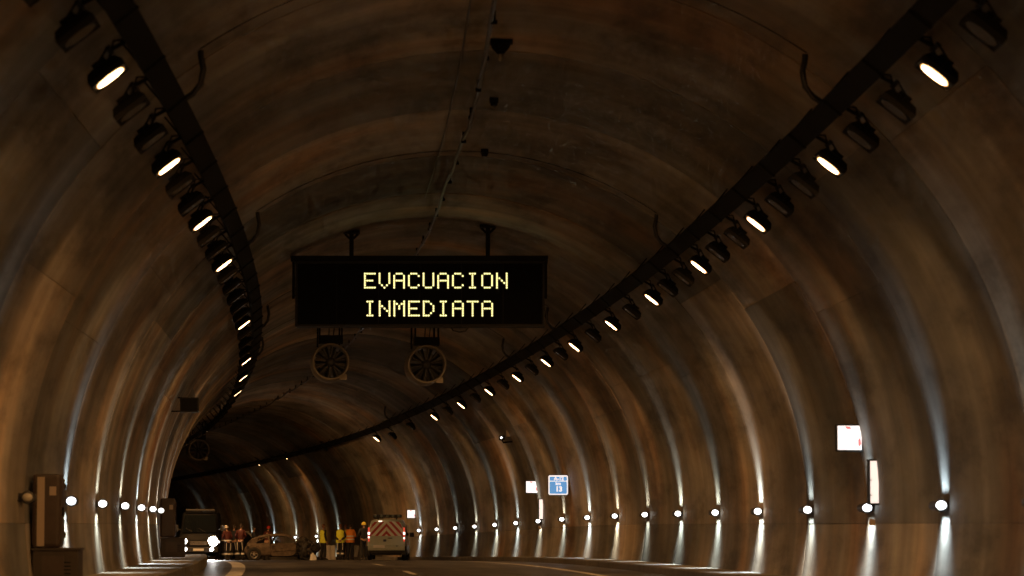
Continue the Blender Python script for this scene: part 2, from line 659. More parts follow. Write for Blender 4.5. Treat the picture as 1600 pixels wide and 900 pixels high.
def make_flood(side, lit):
    """local z points out of the tunnel, glass faces -z; local x*side runs down the wall"""
    root = empty("floodlight_lit" if lit else "floodlight_unlit", (0, 0, 0))
    root.name = "tunnel_floodlight"
    h = MB()
    # tapered housing, open below
    def rect(hx, hy, z):
        return [Vector((-hx, -hy, z)), Vector((hx, -hy, z)), Vector((hx, hy, z)), Vector((-hx, hy, z))]

    def oval(hx, hy, z, n=20, e=0.9):
        r = []
        for i in range(n):
            w = 2 * math.pi * i / n
            c, q = math.cos(w), math.sin(w)
            r.append(Vector((hx * math.copysign(abs(c) ** e, c), hy * math.copysign(abs(q) ** e, q), z)))
        return r
    h.loft([rect(0.17, 0.19, -0.045), rect(0.20, 0.22, -0.055), rect(0.205, 0.225, 0.0), rect(0.16, 0.18, 0.075), rect(0.09, 0.11, 0.10)], cap=False, smooth=False)
    h.add(rect(0.09, 0.11, 0.10), [(0, 1, 2, 3)])
    for i in range(5):
        h.box((0, -0.08 + 0.04 * i, 0.12), (0.15, 0.01, 0.05))
    h.build("housing", M["black"], root)
    MB().add(rect(0.17, 0.19, -0.043), [(3, 2, 1, 0)]).build("reflector", M["black"], root, fix=False)
    g = MB().add(oval(0.165, 0.185, -0.048), [list(range(20))[::-1]])
    g.build("glass", M["flood_glow"] if lit else M["flood_off"], root, fix=False)
    if lit:
        g = MB().add(oval(0.148, 0.115, -0.056), [list(range(20))[::-1]])
        g.build("lamp_tube", M["flood_on"], root, fix=False)
    b = MB()
    for s in (-1, 1):
        b.tube([(0, 0.23 * s, 0.02), (0, 0.24 * s, 0.10), (-side * 0.16, 0.2 * s, 0.17)], 0.012, 6)
    b.box((-side * 0.16, 0, 0.17), (0.05, 0.42, 0.02))
    b.tube([(-side * 0.16, 0, 0.17), (-side * 0.42, 0, 0.13)], 0.022, 6)
    b.tube([(-side * 0.07, 0.08, 0.10), (-side * 0.25, 0.1, 0.24), (-side * 0.4, 0.1, 0.14)], 0.012, 6)
    b.build("bracket", M["black"], root)
    return root


FLOOD_SPOT = bpy.data.lights.new("sodium_beam", 'SPOT')
FLOOD_SPOT.energy = FLOOD_W
FLOOD_SPOT.color = (1.0, 0.47, 0.145)
FLOOD_SPOT.spot_size = math.radians(152)
FLOOD_SPOT.spot_blend = 0.75
FLOOD_SPOT.shadow_soft_size = 0.1


def flood_spot(root, side):
    lo = bpy.data.objects.new("sodium_beam", FLOOD_SPOT)
    COL.objects.link(lo)
    lo.parent = root
    lo.location = (0, 0, -0.17)
    lo.rotation_euler = (math.radians(26), -side * math.radians(20), 0)     # asymmetric reflector: aims below the glass normal


protos = {(s, l): make_flood(s, l) for s in (1, -1) for l in (True, False)}
used = set()


def place_flood(side, lit, D, label, group, dz=0.0, dx=0.0):
    p = protos[(side, lit)]
    o = p if (side, lit) not in used else copy_tree(p)
    used.add((side, lit))
    o.location = P(D, SEC_X + side * (LAMP_RX + dx), SEC_Z + LAMP_RZ + dz)
    o.rotation_euler = (0, side * LAMP_B, head(D))
    if lit and not any(c.type == 'LIGHT' for c in o.children):
        flood_spot(o, side)
    tag(o, label, "floodlight", group)
    return o


LIT_R = [2.4, 3.6, 4.81, 6.04, 7.22, 8.43, 9.66, 10.92, 12.25, 13.4, 14.7, 16.05, 17.5, 19.0]
LIT_L = [2.4, 3.65, 4.88, 6.1, 7.26, 8.45, 10.98, 13.4, 14.8, 16.3, 21.4]
WORD = {1: "right", -1: "left"}
for side, arr in ((1, LIT_R), (-1, LIT_L)):
    vis = [n for n in arr if n > 4]
    for n in arr:
        if n > 4:
            i = vis.index(n)
            lab = f"{ORD[i]} lit floodlight in the {WORD[side]} ceiling row" + (", largest in view" if i == 0 else ", counted from the camera")
        else:
            lab = f"lit floodlight of the {WORD[side]} row " + ("straight above the camera" if n < 3 else "just before the picture begins")
        place_flood(side, True, n * NN, lab, "lit ceiling floodlights")
# unlit ones in between
for side, arr in ((1, LIT_R), (-1, LIT_L)):
    vis = [n for n in arr if n > 4]
    for a, b in zip(vis[:-1], vis[1:]):
        gap = b - a
        m = max(1, round(gap / 0.42) - 1) if a < 9.5 else max(1, round(gap / 0.62) - 1)
        for j in range(m):
            n = a + gap * (j + 1) / (m + 1)
            i = vis.index(a)
            which = {1: "the"}.get(m) or ["first", "second", "third", "fourth", "fifth", "sixth", "seventh", "eighth", "ninth"][j]
            place_flood(side, False, n * NN,
                        f"{which} unlit floodlight behind the {ORD[i]} lit one in the {WORD[side]} row".replace("the unlit", "only unlit"),
                        "unlit ceiling floodlights")
for j, (side, n) in enumerate(((-1, 4.45), (-1, 4.05), (1, 4.4))):
    place_flood(side, False, n * NN, ["dark unlit floodlight in front of the nearest lit one, left row",
                                      "dark unlit floodlight cut by the picture's top left corner",
                                      "large dark unlit floodlight at the picture's top right corner"][j], "unlit ceiling floodlights")
far = [(22.5, True, 0.0, 0.0, "lit floodlight beyond the gap in the right tray, above the van"),
       (28.7, True, 0.42, 0.0, "second farthest lit floodlight, high on the far bend"),
       (30.7, True, 0.42, 0.0, "farthest lit floodlight, leftmost on the far bend"),
       (20.4, False, 0.0, 0.0, "unlit floodlight at the end of the near right tray"),
       (21.6, False, -0.1, 0.05, "unlit floodlight at the start of the far right tray"),
       (26.0, False, 0.3, 0.0, "unlit floodlight on the dark far bend right of the lit pair"),
       (32.5, False, 0.4, 0.0, "unlit floodlight on the dark far bend left of the lit pair")]
for i, n in enumerate((21.9, 22.3, 22.7, 23.1, 23.6, 24.2, 30.0, 34.0)):  # extra unseen floodlights, added to brighten the crash area
    place_flood(-1, True, n * NN, f"{ORD[i] if i else 'first'} added floodlight hidden beyond the bend in the left row, lighting the crash", "lit ceiling floodlights")
for n, lit, dz, dx, lab in far:
    place_flood(1, lit, n * NN, lab, "lit ceiling floodlights" if lit else "unlit ceiling floodlights", dz, dx)

# ------------------------------------------------------------------ wall lamps with vertical beams


def wash_light(name, col, power, spread):
    """long narrow slit of the wall lamp"""
    L = bpy.data.lights.new(name, 'AREA')
    L.shape = 'RECTANGLE'
    L.size, L.size_y = 0.05, 0.5
    L.energy = power
    L.color = col
    L.spread = math.radians(spread)
    return L


WASH = {k: (wash_light("wall_beam_down", c, FAN_W * p, 100), wash_light("wall_beam_up", c, FAN_W * p * UP_SHARE, 64))
        for k, c, p in (("warm", (0.88, 1.0, 0.93), 1.0), ("warm1", (0.97, 1.0, 0.84), 0.72), ("warm2", (0.84, 0.98, 1.0), 1.2), ("warm3", (0.92, 1.0, 0.90), 0.86), ("cold", (0.74, 0.90, 1.0), 1.35), ("dim", (1.0, 0.95, 0.8), 0.5))}


def make_wall_lamp(side, lens):
    """root on the wall; wall lies towards +x*side, lens faces -y"""
    root = empty("wall_lamp", (0, 0, 0))
    b = MB()
    b.bbox((side * 0.015, 0.25, 0), (0.05, 0.5, 0.12), 0.012)
    b.tube([(side * 0.02, 0.25, 0), (-side * 0.07, 0.25, 0)], 0.05, 12)
    b.build("wall_plate", M["lamp_body"], root)
    h = MB()
    c = (-side * 0.125, 0, 0)
    h.lathe([(0.0, 0.58), (0.04, 0.575), (0.065, 0.54), (0.068, 0.06), (0.086, 0.02), (0.088, -0.03), (0.08, -0.035), (0.0, -0.03)], 'Y', 20, c)
    h.build("housing", M["lamp_body"], root)
    l = MB()
    l.lathe([(0.076, -0.034), (0.074, -0.05), (0.057, -0.072), (0.026, -0.083), (0.0, -0.085)], 'Y', 20, c, sx=0.92, sz=0.76)
    l.build("lens", lens, root)
    return root


wl_proto = {}


def place_wall_lamp(side, n, kind, label, zoff=0.0):
    lens = {"warm": M["lens"], "dim": M["lens"], "cold": M["lens_blue"], "off": M["lens_off"]}[kind]
    key = (side, lens.name)
    if key not in wl_proto:
        wl_proto[key] = o = make_wall_lamp(side, lens)
    else:
        src = wl_proto[key]
        o = bpy.data.objects.new("wall_lamp", None)
        COL.objects.link(o)
        for ch in src.children:
            if ch.type == 'MESH':
                c = ch.copy()
                COL.objects.link(c)
                c.parent = o
    D = n * NN
    z = (1.33 if side > 0 else 1.43) + zoff
    o.location = P(D, wall_x(z, side), z)
    o.rotation_euler = (0, 0, head(D))
    tag(o, label, "wall lamp", "lamps along the tunnel walls")
    if kind != "off":
        for L, rx, zz in zip(WASH[random.choice(("warm", "warm1", "warm2", "warm3")) if kind == "warm" else kind], (0.0, math.pi), (-0.075, 0.075)):
            lo = bpy.data.objects.new("beam_light", L)
            COL.objects.link(lo)
            lo.parent = o
            lo.location = (-side * 0.10, 0.25, zz)
            lo.rotation_euler = (rx, side * math.radians(3) if rx == 0.0 else side * math.radians(10), 0)
    return o


RW = [3.75, 4.75, 5.75] + [6.75 + i for i in range(17)]
cold_r = {6.75, 7.75, 22.75}
visr = [n for n in RW if n > 6]
for n in RW:
    kind = "cold" if n in cold_r else "warm"
    if n > 6:
        i = visr.index(n)
        lab = f"{ORD[i]} wall lamp along the right wall, casting a white beam"
        if i == 0:
            lab = "nearest wall lamp on the right wall, at the picture's right edge"
        if n == 22.75:
            lab = "wall lamp on the right wall just beside the van"
    else:
        lab = "right wall lamp outside the picture, " + {3.75: "closest to the camera", 4.75: "second closest to the camera", 5.75: "just past the right edge"}[n]
    place_wall_lamp(1, n, kind, lab)
for n, lab in ((27.7, "far wall lamp behind the standing people in yellow vests"), (29.05, "far wall lamp left of the person in a yellow vest"),
               (30.45, "far wall lamp seen above the wrecked car's crushed front"), (31.95, "far wall lamp seen through the wrecked car's door window"),
               (33.5, "far wall lamp behind the tail of the wrecked car"), (36.6, "farthest wall lamp, its beam above the bright headlight")):
    place_wall_lamp(1, n, "cold" if n == 31.95 else "warm", lab)
LW = [3.75, 4.75, 5.75, 6.75, 7.75, 8.75, 9.75, 10.75, 11.75, 12.75, 13.75, 14.75]
LWL = {6.75: "unlit wall lamp beside the near cabinet on the left wall",
       7.75: "nearest lit wall lamp on the left wall, with a bluish beam",
       8.75: "second lit wall lamp along the left wall", 9.75: "third lit wall lamp along the left wall",
       10.75: "fourth lit wall lamp along the left wall", 11.75: "fifth lit wall lamp along the left wall",
       12.75: "dim wall lamp on the left wall just before the far cabinet",
       13.75: "wall lamp on the left wall just past the far cabinet",
       14.75: "last wall lamp in view on the left wall"}
for n in LW:
    kind = "off" if n == 6.75 else "cold" if n == 7.75 else "dim" if n == 12.75 else "warm"
    place_wall_lamp(-1, n, kind, LWL.get(n, "left wall lamp outside the picture, " + {3.75: "closest to the camera", 4.75: "second closest to the camera"}.get(n, "just past the left edge")))

# ------------------------------------------------------------------ message sign over the road
SD = 10.7 * NN
FONT = {
    'E': ["11111", "10000", "10000", "11110", "10000", "10000", "11111"],
    'V': ["10001", "10001", "10001", "10001", "10001", "01010", "00100"],
    'A': ["01110", "10001", "10001", "11111", "10001", "10001", "10001"],
    'C': ["01110", "10001", "10000", "10000", "10000", "10001", "01110"],
    'U': ["10001", "10001", "10001", "10001", "10001", "10001", "01110"],
    'I': ["01110", "00100", "00100", "00100", "00100", "00100", "01110"],
    'O': ["01110", "10001", "10001", "10001", "10001", "10001", "01110"],
    'N': ["10001", "10001", "11001", "10101", "10011", "10001", "10001"],
    'M': ["10001", "11011", "10101", "10101", "10001", "10001", "10001"],
    'D': ["11100", "10010", "10001", "10001", "10001", "10010", "11100"],
    'T': ["11111", "00100", "00100", "00100", "00100", "00100", "00100"],
}
so = at(656, 456, SD)
sign = empty("message_sign", so)
tag(sign, "black overhead message sign reading EVACUACION INMEDIATA in amber dots", "message sign")


def sl(px, py, dy=0.0):
    p = at(px, py, SD) - so
    return Vector((p.x, dy, p.z))


pa, pb = sl(461, 510), sl(851, 408)
w_, h_ = pb.x - pa.x, pb.z - pa.z
cxs, czs = (pa.x + pb.x) / 2, (pa.z + pb.z) / 2
mb = MB().bbox((cxs, 0.32, czs), (w_, 0.56, h_), 0.02)
mb.build("housing", M["frame"], sign)
mb = MB().box((cxs, 0.03, czs), (w_ - 0.09, 0.03, h_ - 0.09))
mb.build("display_face", M["face"], sign)
# rim of the display and seams between display modules
mb = MB()
for s in (-1, 1):
    mb.box((cxs + s * (w_ / 2 - 0.022), 0.02, czs), (0.044, 0.05, h_))
    mb.box((cxs, 0.02, czs + s * (h_ / 2 - 0.022)), (w_ - 0.09, 0.05, 0.044))
mb.build("rim", M["frame"], sign)
mb = MB()
for i in range(1, 6):
    mb.box((pa.x + w_ * i / 6, 0.0135, czs), (0.008, 0.004, h_ - 0.09))
mb.build("module_seam", M["frame"], sign)
ta, tb = sl(455, 409), sl(856, 400)
mb = MB().bbox(((ta.x + tb.x) / 2, 0.25, (ta.z + tb.z) / 2), (tb.x - ta.x, 0.75, tb.z - ta.z), 0.012)
mb.build("top_rail", M["black"], sign)
for x in (458, 853):
    q0, q1 = sl(x, 466), sl(x, 408)
    mb = MB().box((q0.x, 0.1, (q0.z + q1.z) / 2), (0.055, 0.10, q1.z - q0.z))
    mb.box((q0.x + (0.04 if x < 600 else -0.04), 0.1, q0.z + 0.06), (0.1, 0.05, 0.03))
    mb.build("side_arm", M["black"], sign)
for x in (548, 762):
    p = sl(x, 404)
    top = SEC_Z + math.sqrt(SEC_R ** 2 - ((so.x + p.x - cx(SD)) - SEC_X) ** 2) - so.z
    mb = MB()
    mb.box((p.x, 0.28, (p.z + top) / 2), (0.09, 0.09, top - p.z))
    mb.box((p.x, 0.28, top - 0.03), (0.34, 0.34, 0.06))
    for s in (-1, 1):
        mb.box((p.x + s * 0.09, 0.28, top - 0.12), (0.14, 0.02, 0.05), rot=(0, s * -0.8, 0))
    mb.build("hanging_post", M["black"], sign)


def letters(text, px0, py0):
    pit = 22.93 / 6
    for i, ch in enumerate(text):
        mb = MB()
        for r, row in enumerate(FONT[ch]):
            for c, v in enumerate(row):
                if v == '1':
                    p = sl(px0 + 22.93 * i + pit * c + 1.9, py0 + 3.63 * r + 1.9)
                    n = 10
                    ring = [Vector((p.x + 0.0195 * math.cos(2 * math.pi * k / n), 0.008, p.z + 0.0195 * math.sin(2 * math.pi * k / n))) for k in range(n)]
                    back = [Vector((v2.x, 0.017, v2.z)) for v2 in ring]
                    mb.loft([back, ring], cap=True, smooth=False)
        mb.build("letter_" + ch.lower(), M["led"], sign)


letters("EVACUACION", 568.2, 425.6)
letters("INMEDIATA", 568.4, 469.2)
# loop of cable under the sign
mb = MB()
mb.tube([sl(700, 508, 0.5) + Vector((0, 0, 0.05)), sl(707, 514, 0.5), sl(717, 516.5, 0.5), sl(727, 515, 0.5), sl(733, 509, 0.5) + Vector((0, 0, 0.05))], 0.02, 6)
mb.build("cable_loop", M["cable"], sign)

# ------------------------------------------------------------------ jet fans


def make_fan(px, py, n, R, label):
    D = n * NN
    c = at(px, py, D)
    root = empty("jet_fan", c, head(D))
    mb = MB()
    mb.lathe([(R - 0.03, 0.0), (R, 0.0), (R, 0.5), (R * 1.07, 0.6), (R * 1.07, 1.4), (R, 1.5), (R, 2.0), (R - 0.03, 2.0), (R - 0.05, 1.5), (R - 0.05, 0.06), (R - 0.03, 0.0)], 'Y', 36)
    mb.build("casing", M["fan"], root)
    mb = MB()
    mb.lathe([(R - 0.012, -0.03), (R + 0.018, -0.03), (R + 0.018, 0.05), (R + 0.002, 0.05), (R - 0.012, -0.03)], 'Y', 36)
    mb.build("rim", M["fan"], root)
    mb = MB()
    mb.lathe([(0.0, 0.10), (0.07, 0.11), (0.13, 0.16), (0.14, 0.6), (0.0, 0.62)], 'Y', 16)
    mb.build("hub", M["blade"], root)
    nb = 10
    proto = None
    for k in range(nb):
        w = 2 * math.pi * k / nb + 0.2
        if proto is None:
            mb = MB()
            rings = []
            for r_, ww, tw in ((0.13, 0.05, 1.0), (0.3, 0.085, 0.75), (R - 0.07, 0.105, 0.5)):
                ca, sa = math.cos(tw), math.sin(tw)
                rings.append([Vector((ww * ca, 0.25 + ww * sa, r_)), Vector((0.0, 0.262, r_)), Vector((-ww * ca, 0.25 - ww * sa, r_)), Vector((0.0, 0.24, r_))])
            mb.loft(rings)
            proto = mb.build("blade", M["blade"], root)
            o = proto
        else:
            o = proto.copy()
            COL.objects.link(o)
            o.parent = root
        o.rotation_euler = (0, w, 0)
    # dark motor and back mesh inside
    # mounting box and rods to the vault
    mb = MB()
    mb.box((0, 0.35, R + 0.14), (R * 1.36, 0.5, 0.22))
    mb.build("mount_box", M["tray"], root)
    h = head(D)
    for ys in (0.2, 1.8):
        for s in (-1, 1):
            x = s * R * 0.62
            X = (c.x - cx(D)) / math.cos(h) + x
            top = SEC_Z + math.sqrt(SEC_R ** 2 - (X - SEC_X) ** 2) - drop(D) - c.z
            mb = MB()
            mb.box((x, ys, (R + top) / 2), (0.05, 0.05, top - R))
            mb.box((x, ys, top - 0.02), (0.18, 0.18, 0.03))
            mb.build("hanging_rod", M["tray"], root)
    mb = MB()
    mb.tube([(0.08, 0.3, R + 0.25), (0.12, 0.35, R + 0.6), (0.0, 0.5, R + 1.0)], 0.015, 6)
    mb.tube([(-0.05, 0.3, R + 0.25), (-0.02, 0.35, R + 0.7), (0.0, 0.5, R + 1.0)], 0.015, 6)
    mb.build("supply_cable", M["cable"], root)
    mb = MB().box((R * 0.72, 0.5, -R * 0.82), (0.2, 0.3, 0.16))
    mb.build("terminal_box", M["fan"], root)
    tag(root, label, "jet fan", "jet fans under the vault")


make_fan(517, 565, 14.4, 0.51, "left jet fan with black blades hanging below the message sign")
make_fan(667.5, 569, 14.4, 0.53, "right jet fan with black blades hanging below the message sign")
make_fan(311, 703, 26.6, 0.53, "far jet fan in the dark bend beside the left wall")

# ------------------------------------------------------------------ cables on the crown, conduits round the vault
cr = MB()
pts = []
for D in stations(20, 230, 2.0):
    sag = 0.05 * math.sin(D * 0.9) + 0.02 * math.sin(D * 2.3)
    X = SEC_X - 0.02 + 0.03 * math.sin(D * 0.31)
    pts.append(P(D, X, SEC_Z + SEC_R - 0.16 - 0.03 * math.cos(D * 1.05) + sag * 0.3))
cr.tube(pts, 0.03, 8)
root = cr.build("crown_cable", M["cable"])
for D in stations(20, 230, 3.0):
    mb = MB()
    p = P(D, SEC_X, SEC_Z + SEC_R)
    mb.box(p - Vector((0, 0, 0.07)), (0.04, 0.04, 0.14))
    mb.box(p - Vector((0, 0, 0.16)), (0.08, 0.05, 0.05))
    mb.build("cable_clip", M["black"], root)
tag(root, "glossy black cable running along the crown of the vault", "cable")
mb = MB()
mb.tube([P(D, SEC_X - 0.32, SEC_Z + SEC_R - 0.03) for D in stations(20, 60, 2.0)], 0.01, 6)
o = mb.build("thin_crown_cable", M["cable"])
tag(o, "thin second cable left of the crown cable near the camera", "cable")


def conduit(n, label):
    D = n * NN
    root = empty("vault_conduit", P(D, 0, 0))
    off = -root.location
    a0 = TRAY_A + 0.10
    mb = MB()
    N = 40
    mb.tube([sec_pt(D, a0 + (math.pi - 2 * a0) * i / N, SEC_R - 0.008) + off for i in range(N + 1)], 0.006, 6)
    mb.build("pipe", M["black"], root)
    for s in (1, -1):
        def q(da, r):
            a = TRAY_A + da
            return sec_pt(D, a if s > 0 else math.pi - a, r) + off
        mb = MB()
        mb.tube([q(0.10, SEC_R - 0.03), q(0.095, SEC_R - 0.08), q(0.085, SEC_R - 0.22), q(0.065, SEC_R - 0.34), q(0.04, SEC_R - 0.38), q(0.02, SEC_R - 0.37)], 0.035, 8)
        mb.build("hose_loop", M["cable"], root)
    tag(root, label, "conduit", "conduits round the vault")


for n, lab in ((5.75, "thin conduit round the vault nearest to the camera, looping down to both trays"),
               (8.75, "second conduit round the vault, in front of the message sign"),
               (12.5, "third conduit round the vault, just behind the message sign"),
               (14.5, "fourth conduit round the vault, beside the two jet fans"),
               (21.2, "last conduit round the vault, at the end of the near right tray")):
    conduit(n, lab)


def crown_device(px, py, n, big, label):
    D = n * NN
    X, z = local(px, py, D)
    root = empty("crown_detector", P(D, X, 0))
    top = SEC_Z + math.sqrt(SEC_R ** 2 - (X - SEC_X) ** 2)
    k = 0.6 if big else 0.24
    mb = MB()
    mb.box((0, 0, top - 0.03), (0.55 * k, 0.2, 0.06))
    mb.lathe([(0.24 * k, top - 0.06), (0.2 * k, top - 0.12), (0.07 * k, top - 0.24 * k - 0.06)], 'Z', 12)
    mb.build("bracket", M["black"], root)
    mb = MB()
    mb.lathe([(0.0, top - 0.40 * k - 0.06), (0.05 * k, top - 0.38 * k - 0.06), (0.065 * k, top - 0.3 * k - 0.06), (0.06 * k, top - 0.22 * k - 0.06)], 'Z', 12)
    mb.build("sensor_head", M["galv"], root)
    tag(root, label, "detector")


crown_device(782, 82, 6.72, True, "dark detector on a wide bracket at the crown, nearest to the camera")
crown_device(772, 165, 7.65, False, "small dark detector on the crown, second from the camera")
crown_device(757, 237, 8.7, False, "smallest dark detector on the crown above the message sign")

# ------------------------------------------------------------------ left wall cabinets


def cabinet(n, label, stripe):
    D = n * NN
    z0 = WALK_L
    xw = wall_x(0.6, -1)
    root = empty("emergency_cabinet", P(D, xw + 0.06, z0), head(D))
    mb = MB().bbox((0.27, 0.0, 0.24), (0.62, 0.7, 0.48), 0.015)
    mb.box((0.27, 0, 0.49), (0.66, 0.74, 0.03))
    mb.build("base_box", M["cabinet_base"], root)
    u = MB().bbox((0.13, 0.0, 1.01), (0.38, 0.55, 1.0), 0.05)
    up = u.build("upper_cabinet", M["cabinet"], root)
    MB().box((0.06, -0.278, 1.0), (0.10, 0.006, 0.94)).build("reflective_strip", stripe, up)
    d = MB().bbox((0.325, 0, 1.0), (0.02, 0.46, 0.88), 0.006)
    d.build("door", M["cabinet"], up)
    MB().box((0.345, -0.15, 1.0), (0.03, 0.03, 0.12)).build("door_handle", M["black"], up)
    MB().box((0.24, -0.353, 0.27), (0.3, 0.006, 0.26)).build("front_plate", M["cabinet"], root)
    for zz in (0.68, 1.34):
        MB().tube([(0.34, 0.2, zz - 0.04), (0.34, 0.2, zz + 0.04)], 0.014, 8).build("hinge", M["black"], up)
    for i in range(4):
        MB().box((0.42, -0.352, 0.16 + 0.05 * i), (0.12, 0.006, 0.014)).build("vent_slot", M["black"], root)
    MB().box((0.22, -0.278, 1.28), (0.09, 0.005, 0.12)).build("notice_plate", M["strip"], up)
    tag(root, label, "cabinet", "emergency cabinets on the left wall")


cabinet(7.0, "near brown emergency cabinet with a pale upright strip on the left wall", M["strip"])
cabinet(13.15, "far dark emergency cabinet beside the headlights on the left wall", M["cabinet"])

# lane control box high on the left wall
D = 12.0 * NN
X, z = local(299, 633.5, D)
root = empty("lane_signal_box", P(D, X, z), head(D))
MB().bbox((0, 0.15, 0), (0.44, 0.3, 0.35), 0.015).build("housing", M["frame"], root)
MB().box((0, -0.005, 0), (0.38, 0.01, 0.29)).build("face", M["black"], root)
for zz in (-0.15, 0.17):
    L = X - 0.2 - wall_x(z + zz, -1)
    MB().box((-0.2 - L / 2, 0.15, zz), (L + 0.06, 0.04, 0.03)).build("bracket_arm", M["black"], root)
tag(root, "small dark signal box on two arms high on the left wall", "signal box")

# ------------------------------------------------------------------ right wall emergency posts


def text_mesh(txt, size, name, m, parent, loc, bold=0.0, rot=(math.pi / 2, 0, 0)):
    cu = bpy.data.curves.new(name, 'FONT')
    cu.body = txt
    cu.size = size
    cu.align_x = 'CENTER'
    cu.align_y = 'CENTER'
    cu.offset = bold
    cu.extrude = 0.002
    tmp = bpy.data.objects.new(name, cu)
    COL.objects.link(tmp)
    dg = bpy.context.evaluated_depsgraph_get()
    me = bpy.data.meshes.new_from_object(tmp.evaluated_get(dg))
    bpy.data.objects.remove(tmp)
    me.materials.clear()
    me.materials.append(m)
    o = bpy.data.objects.new(name, me)
    COL.objects.link(o)
    o.parent = parent
    o.location = loc
    o.rotation_euler = rot
    return o


def sos(n, px, py, size, label_s, label_c, cab=True):
    D = n * NN
    X, z = local(px, py, D)
    h = head(D)
    root = empty("lit_sign_box", P(D, X, z), h)
    MB().bbox((0, 0.08, 0), (size + 0.05, 0.14, size + 0.05), 0.02).build("housing", M["frame"], root)
    f = MB().bbox((0, 0.005, 0), (size, 0.014, size), 0.006)
    f = f.build("lit_panel", M["signlit"], root)
    k = size / 0.38 * 1.35
    mb = MB()
    mb.prism([(-0.06 * k, 0.135 * k), (0.0, 0.13 * k), (0.03 * k, 0.105 * k), (-0.03 * k, 0.10 * k)], -0.006, -0.003, 'Y')
    mb.build("red_flame_mark", M["signred"], f)
    mb = MB()
    mb.prism([(0.10 * k, -0.02 * k), (0.125 * k, 0.0), (0.135 * k, -0.07 * k), (0.12 * k, -0.10 * k), (0.10 * k, -0.09 * k)], -0.006, -0.003, 'Y')
    mb.build("red_extinguisher_mark", M["signred"], f)
    xw = wall_x(z, 1) - X
    mb = MB()
    mb.box((size / 2 + (xw - size / 2) / 2, 0.08, 0.08), (max(0.02, xw - size / 2), 0.06, 0.05))
    mb.box((size / 2 + (xw - size / 2) / 2, 0.08, -0.09), (max(0.02, xw - size / 2), 0.06, 0.05))
    mb.build("bracket_arm", M["galv"], root)
    mb = MB()
    mb.lathe([(0.0, -0.02), (0.05, -0.02), (0.06, 0.0), (0.06, 0.06)], 'Y', 14, (size / 2 + 0.07, 0.0, -0.06))
    mb.build("siren", M["frame"], root)
    tag(root, label_s, "sign")
    if not cab:
        return
    zc = 1.66
    xw2 = wall_x(1.8, 1)
    root = empty("call_point", P(D - 1.02, xw2, 1.09), h)
    MB().bbox((-0.05, 0.14, 0.63), (0.16, 0.26, 0.70), 0.015).build("housing", M["frame"], root)
    p = MB().bbox((-0.06, 0.0, 0.63), (0.125, 0.015, 0.64), 0.005).build("lit_panel", M["panel_lit"], root)
    for zz in (0.43, 0.66):
        MB().box((-0.11, -0.01, zz), (0.035, 0.006, 0.014)).build("latch", M["black"], p)
    MB().box((-0.1, 0.0, 0.02), (0.09, 0.02, 0.1)).build("name_plate", M["strip"], root)
    tag(root, label_c, "call point", "emergency call points on the right wall")


sos(7.85, 1331.5, 683, 0.375, "large lit white square sign with red marks on the right wall",
    "near emergency call point with tall lit panel on the right wall")
sos(16.85, 831, 760.5, 0.38, "lit white square sign left of the blue road sign",
    "far emergency call point with narrow lit panel below the blue sign")
sos(23.0, 641, 803, 0.35, "small lit white square sign beside the van", "", cab=False)

# blue road sign  A-12 / km / 13
D = 15.45 * NN
X, z = local(872.5, 757.5, D)
root = empty("blue_road_sign", P(D, X, z), head(D) * 0.3)
S = 0.60


def rrect(w, h, r, n=5):
    pts = []
    for cx_, cz_, a0 in ((w / 2 - r, h / 2 - r, 0), (-w / 2 + r, h / 2 - r, 90), (-w / 2 + r, -h / 2 + r, 180), (w / 2 - r, -h / 2 + r, 270)):
        for i in range(n + 1):
            a = math.radians(a0 + 90 * i / n)
            pts.append((cx_ + r * math.cos(a), cz_ + r * math.sin(a)))
    return pts


MB().prism(rrect(S + 0.04, S + 0.04, 0.06), 0.0, 0.05, 'Y').build("back_plate", M["black"], root)
MB().prism(rrect(S, S, 0.05), -0.006, -0.001, 'Y').build("white_border", M["signwhite"], root)
MB().prism(rrect(S - 0.07, 0.125, 0.03), -0.011, -0.007, 'Y').build("route_panel", M["blue"], root).location = (0, 0, 0.195)
MB().prism(rrect(S - 0.07, 0.375, 0.035), -0.011, -0.007, 'Y').build("distance_panel", M["blue"], root).location = (0, 0, -0.077)
text_mesh("A-12", 0.15, "route_text", M["signwhite"], root, (0.02, -0.016, 0.195), 0.006)
text_mesh("km", 0.13, "unit_text", M["signwhite"], root, (0, -0.016, 0.045), 0.005)
text_mesh("13", 0.21, "number_text", M["signwhite"], root, (0.02, -0.016, -0.125), 0.01)
xw = wall_x(z, 1) - X
MB().box(((S / 2 + xw) / 2 + 0.05, 0.07, 0.0), (xw - S / 2 + 0.4, 0.04, 0.05)).build("bracket_arm", M["galv"], root)
tag(root, "square blue road sign with white border reading A-12 km 13", "road sign")

# surveillance camera on the right wall
D = 17.2 * NN
X, z = local(785, 683, D)
root = empty("security_camera", P(D, X, z), head(D))
mb = MB().bbox((0, 0.2, 0), (0.16, 0.42, 0.16), 0.02)
mb.build("camera_housing", M["black"], root)
mb = MB()
mb.lathe([(0.0, -0.035), (0.022, -0.03), (0.03, -0.01)], 'Y', 12, (-0.045, 0, 0.0))
mb.build("indicator", M["lens"], root)
xw = wall_x(z, 1) - X
mb = MB()
mb.tube([(0, 0.2, -0.06), (0.05, 0.2, -0.16), (xw + 0.08, 0.2, -0.12)], 0.03, 8)
mb.build("wall_arm", M["black"], root)
MB().bbox((xw * 0.85 - 0.02, 0.15, 0.16), (0.18, 0.2, 0.24), 0.015).build("junction_box", M["strip"], root)
tag(root, "dark surveillance camera with junction box high on the right wall", "camera")
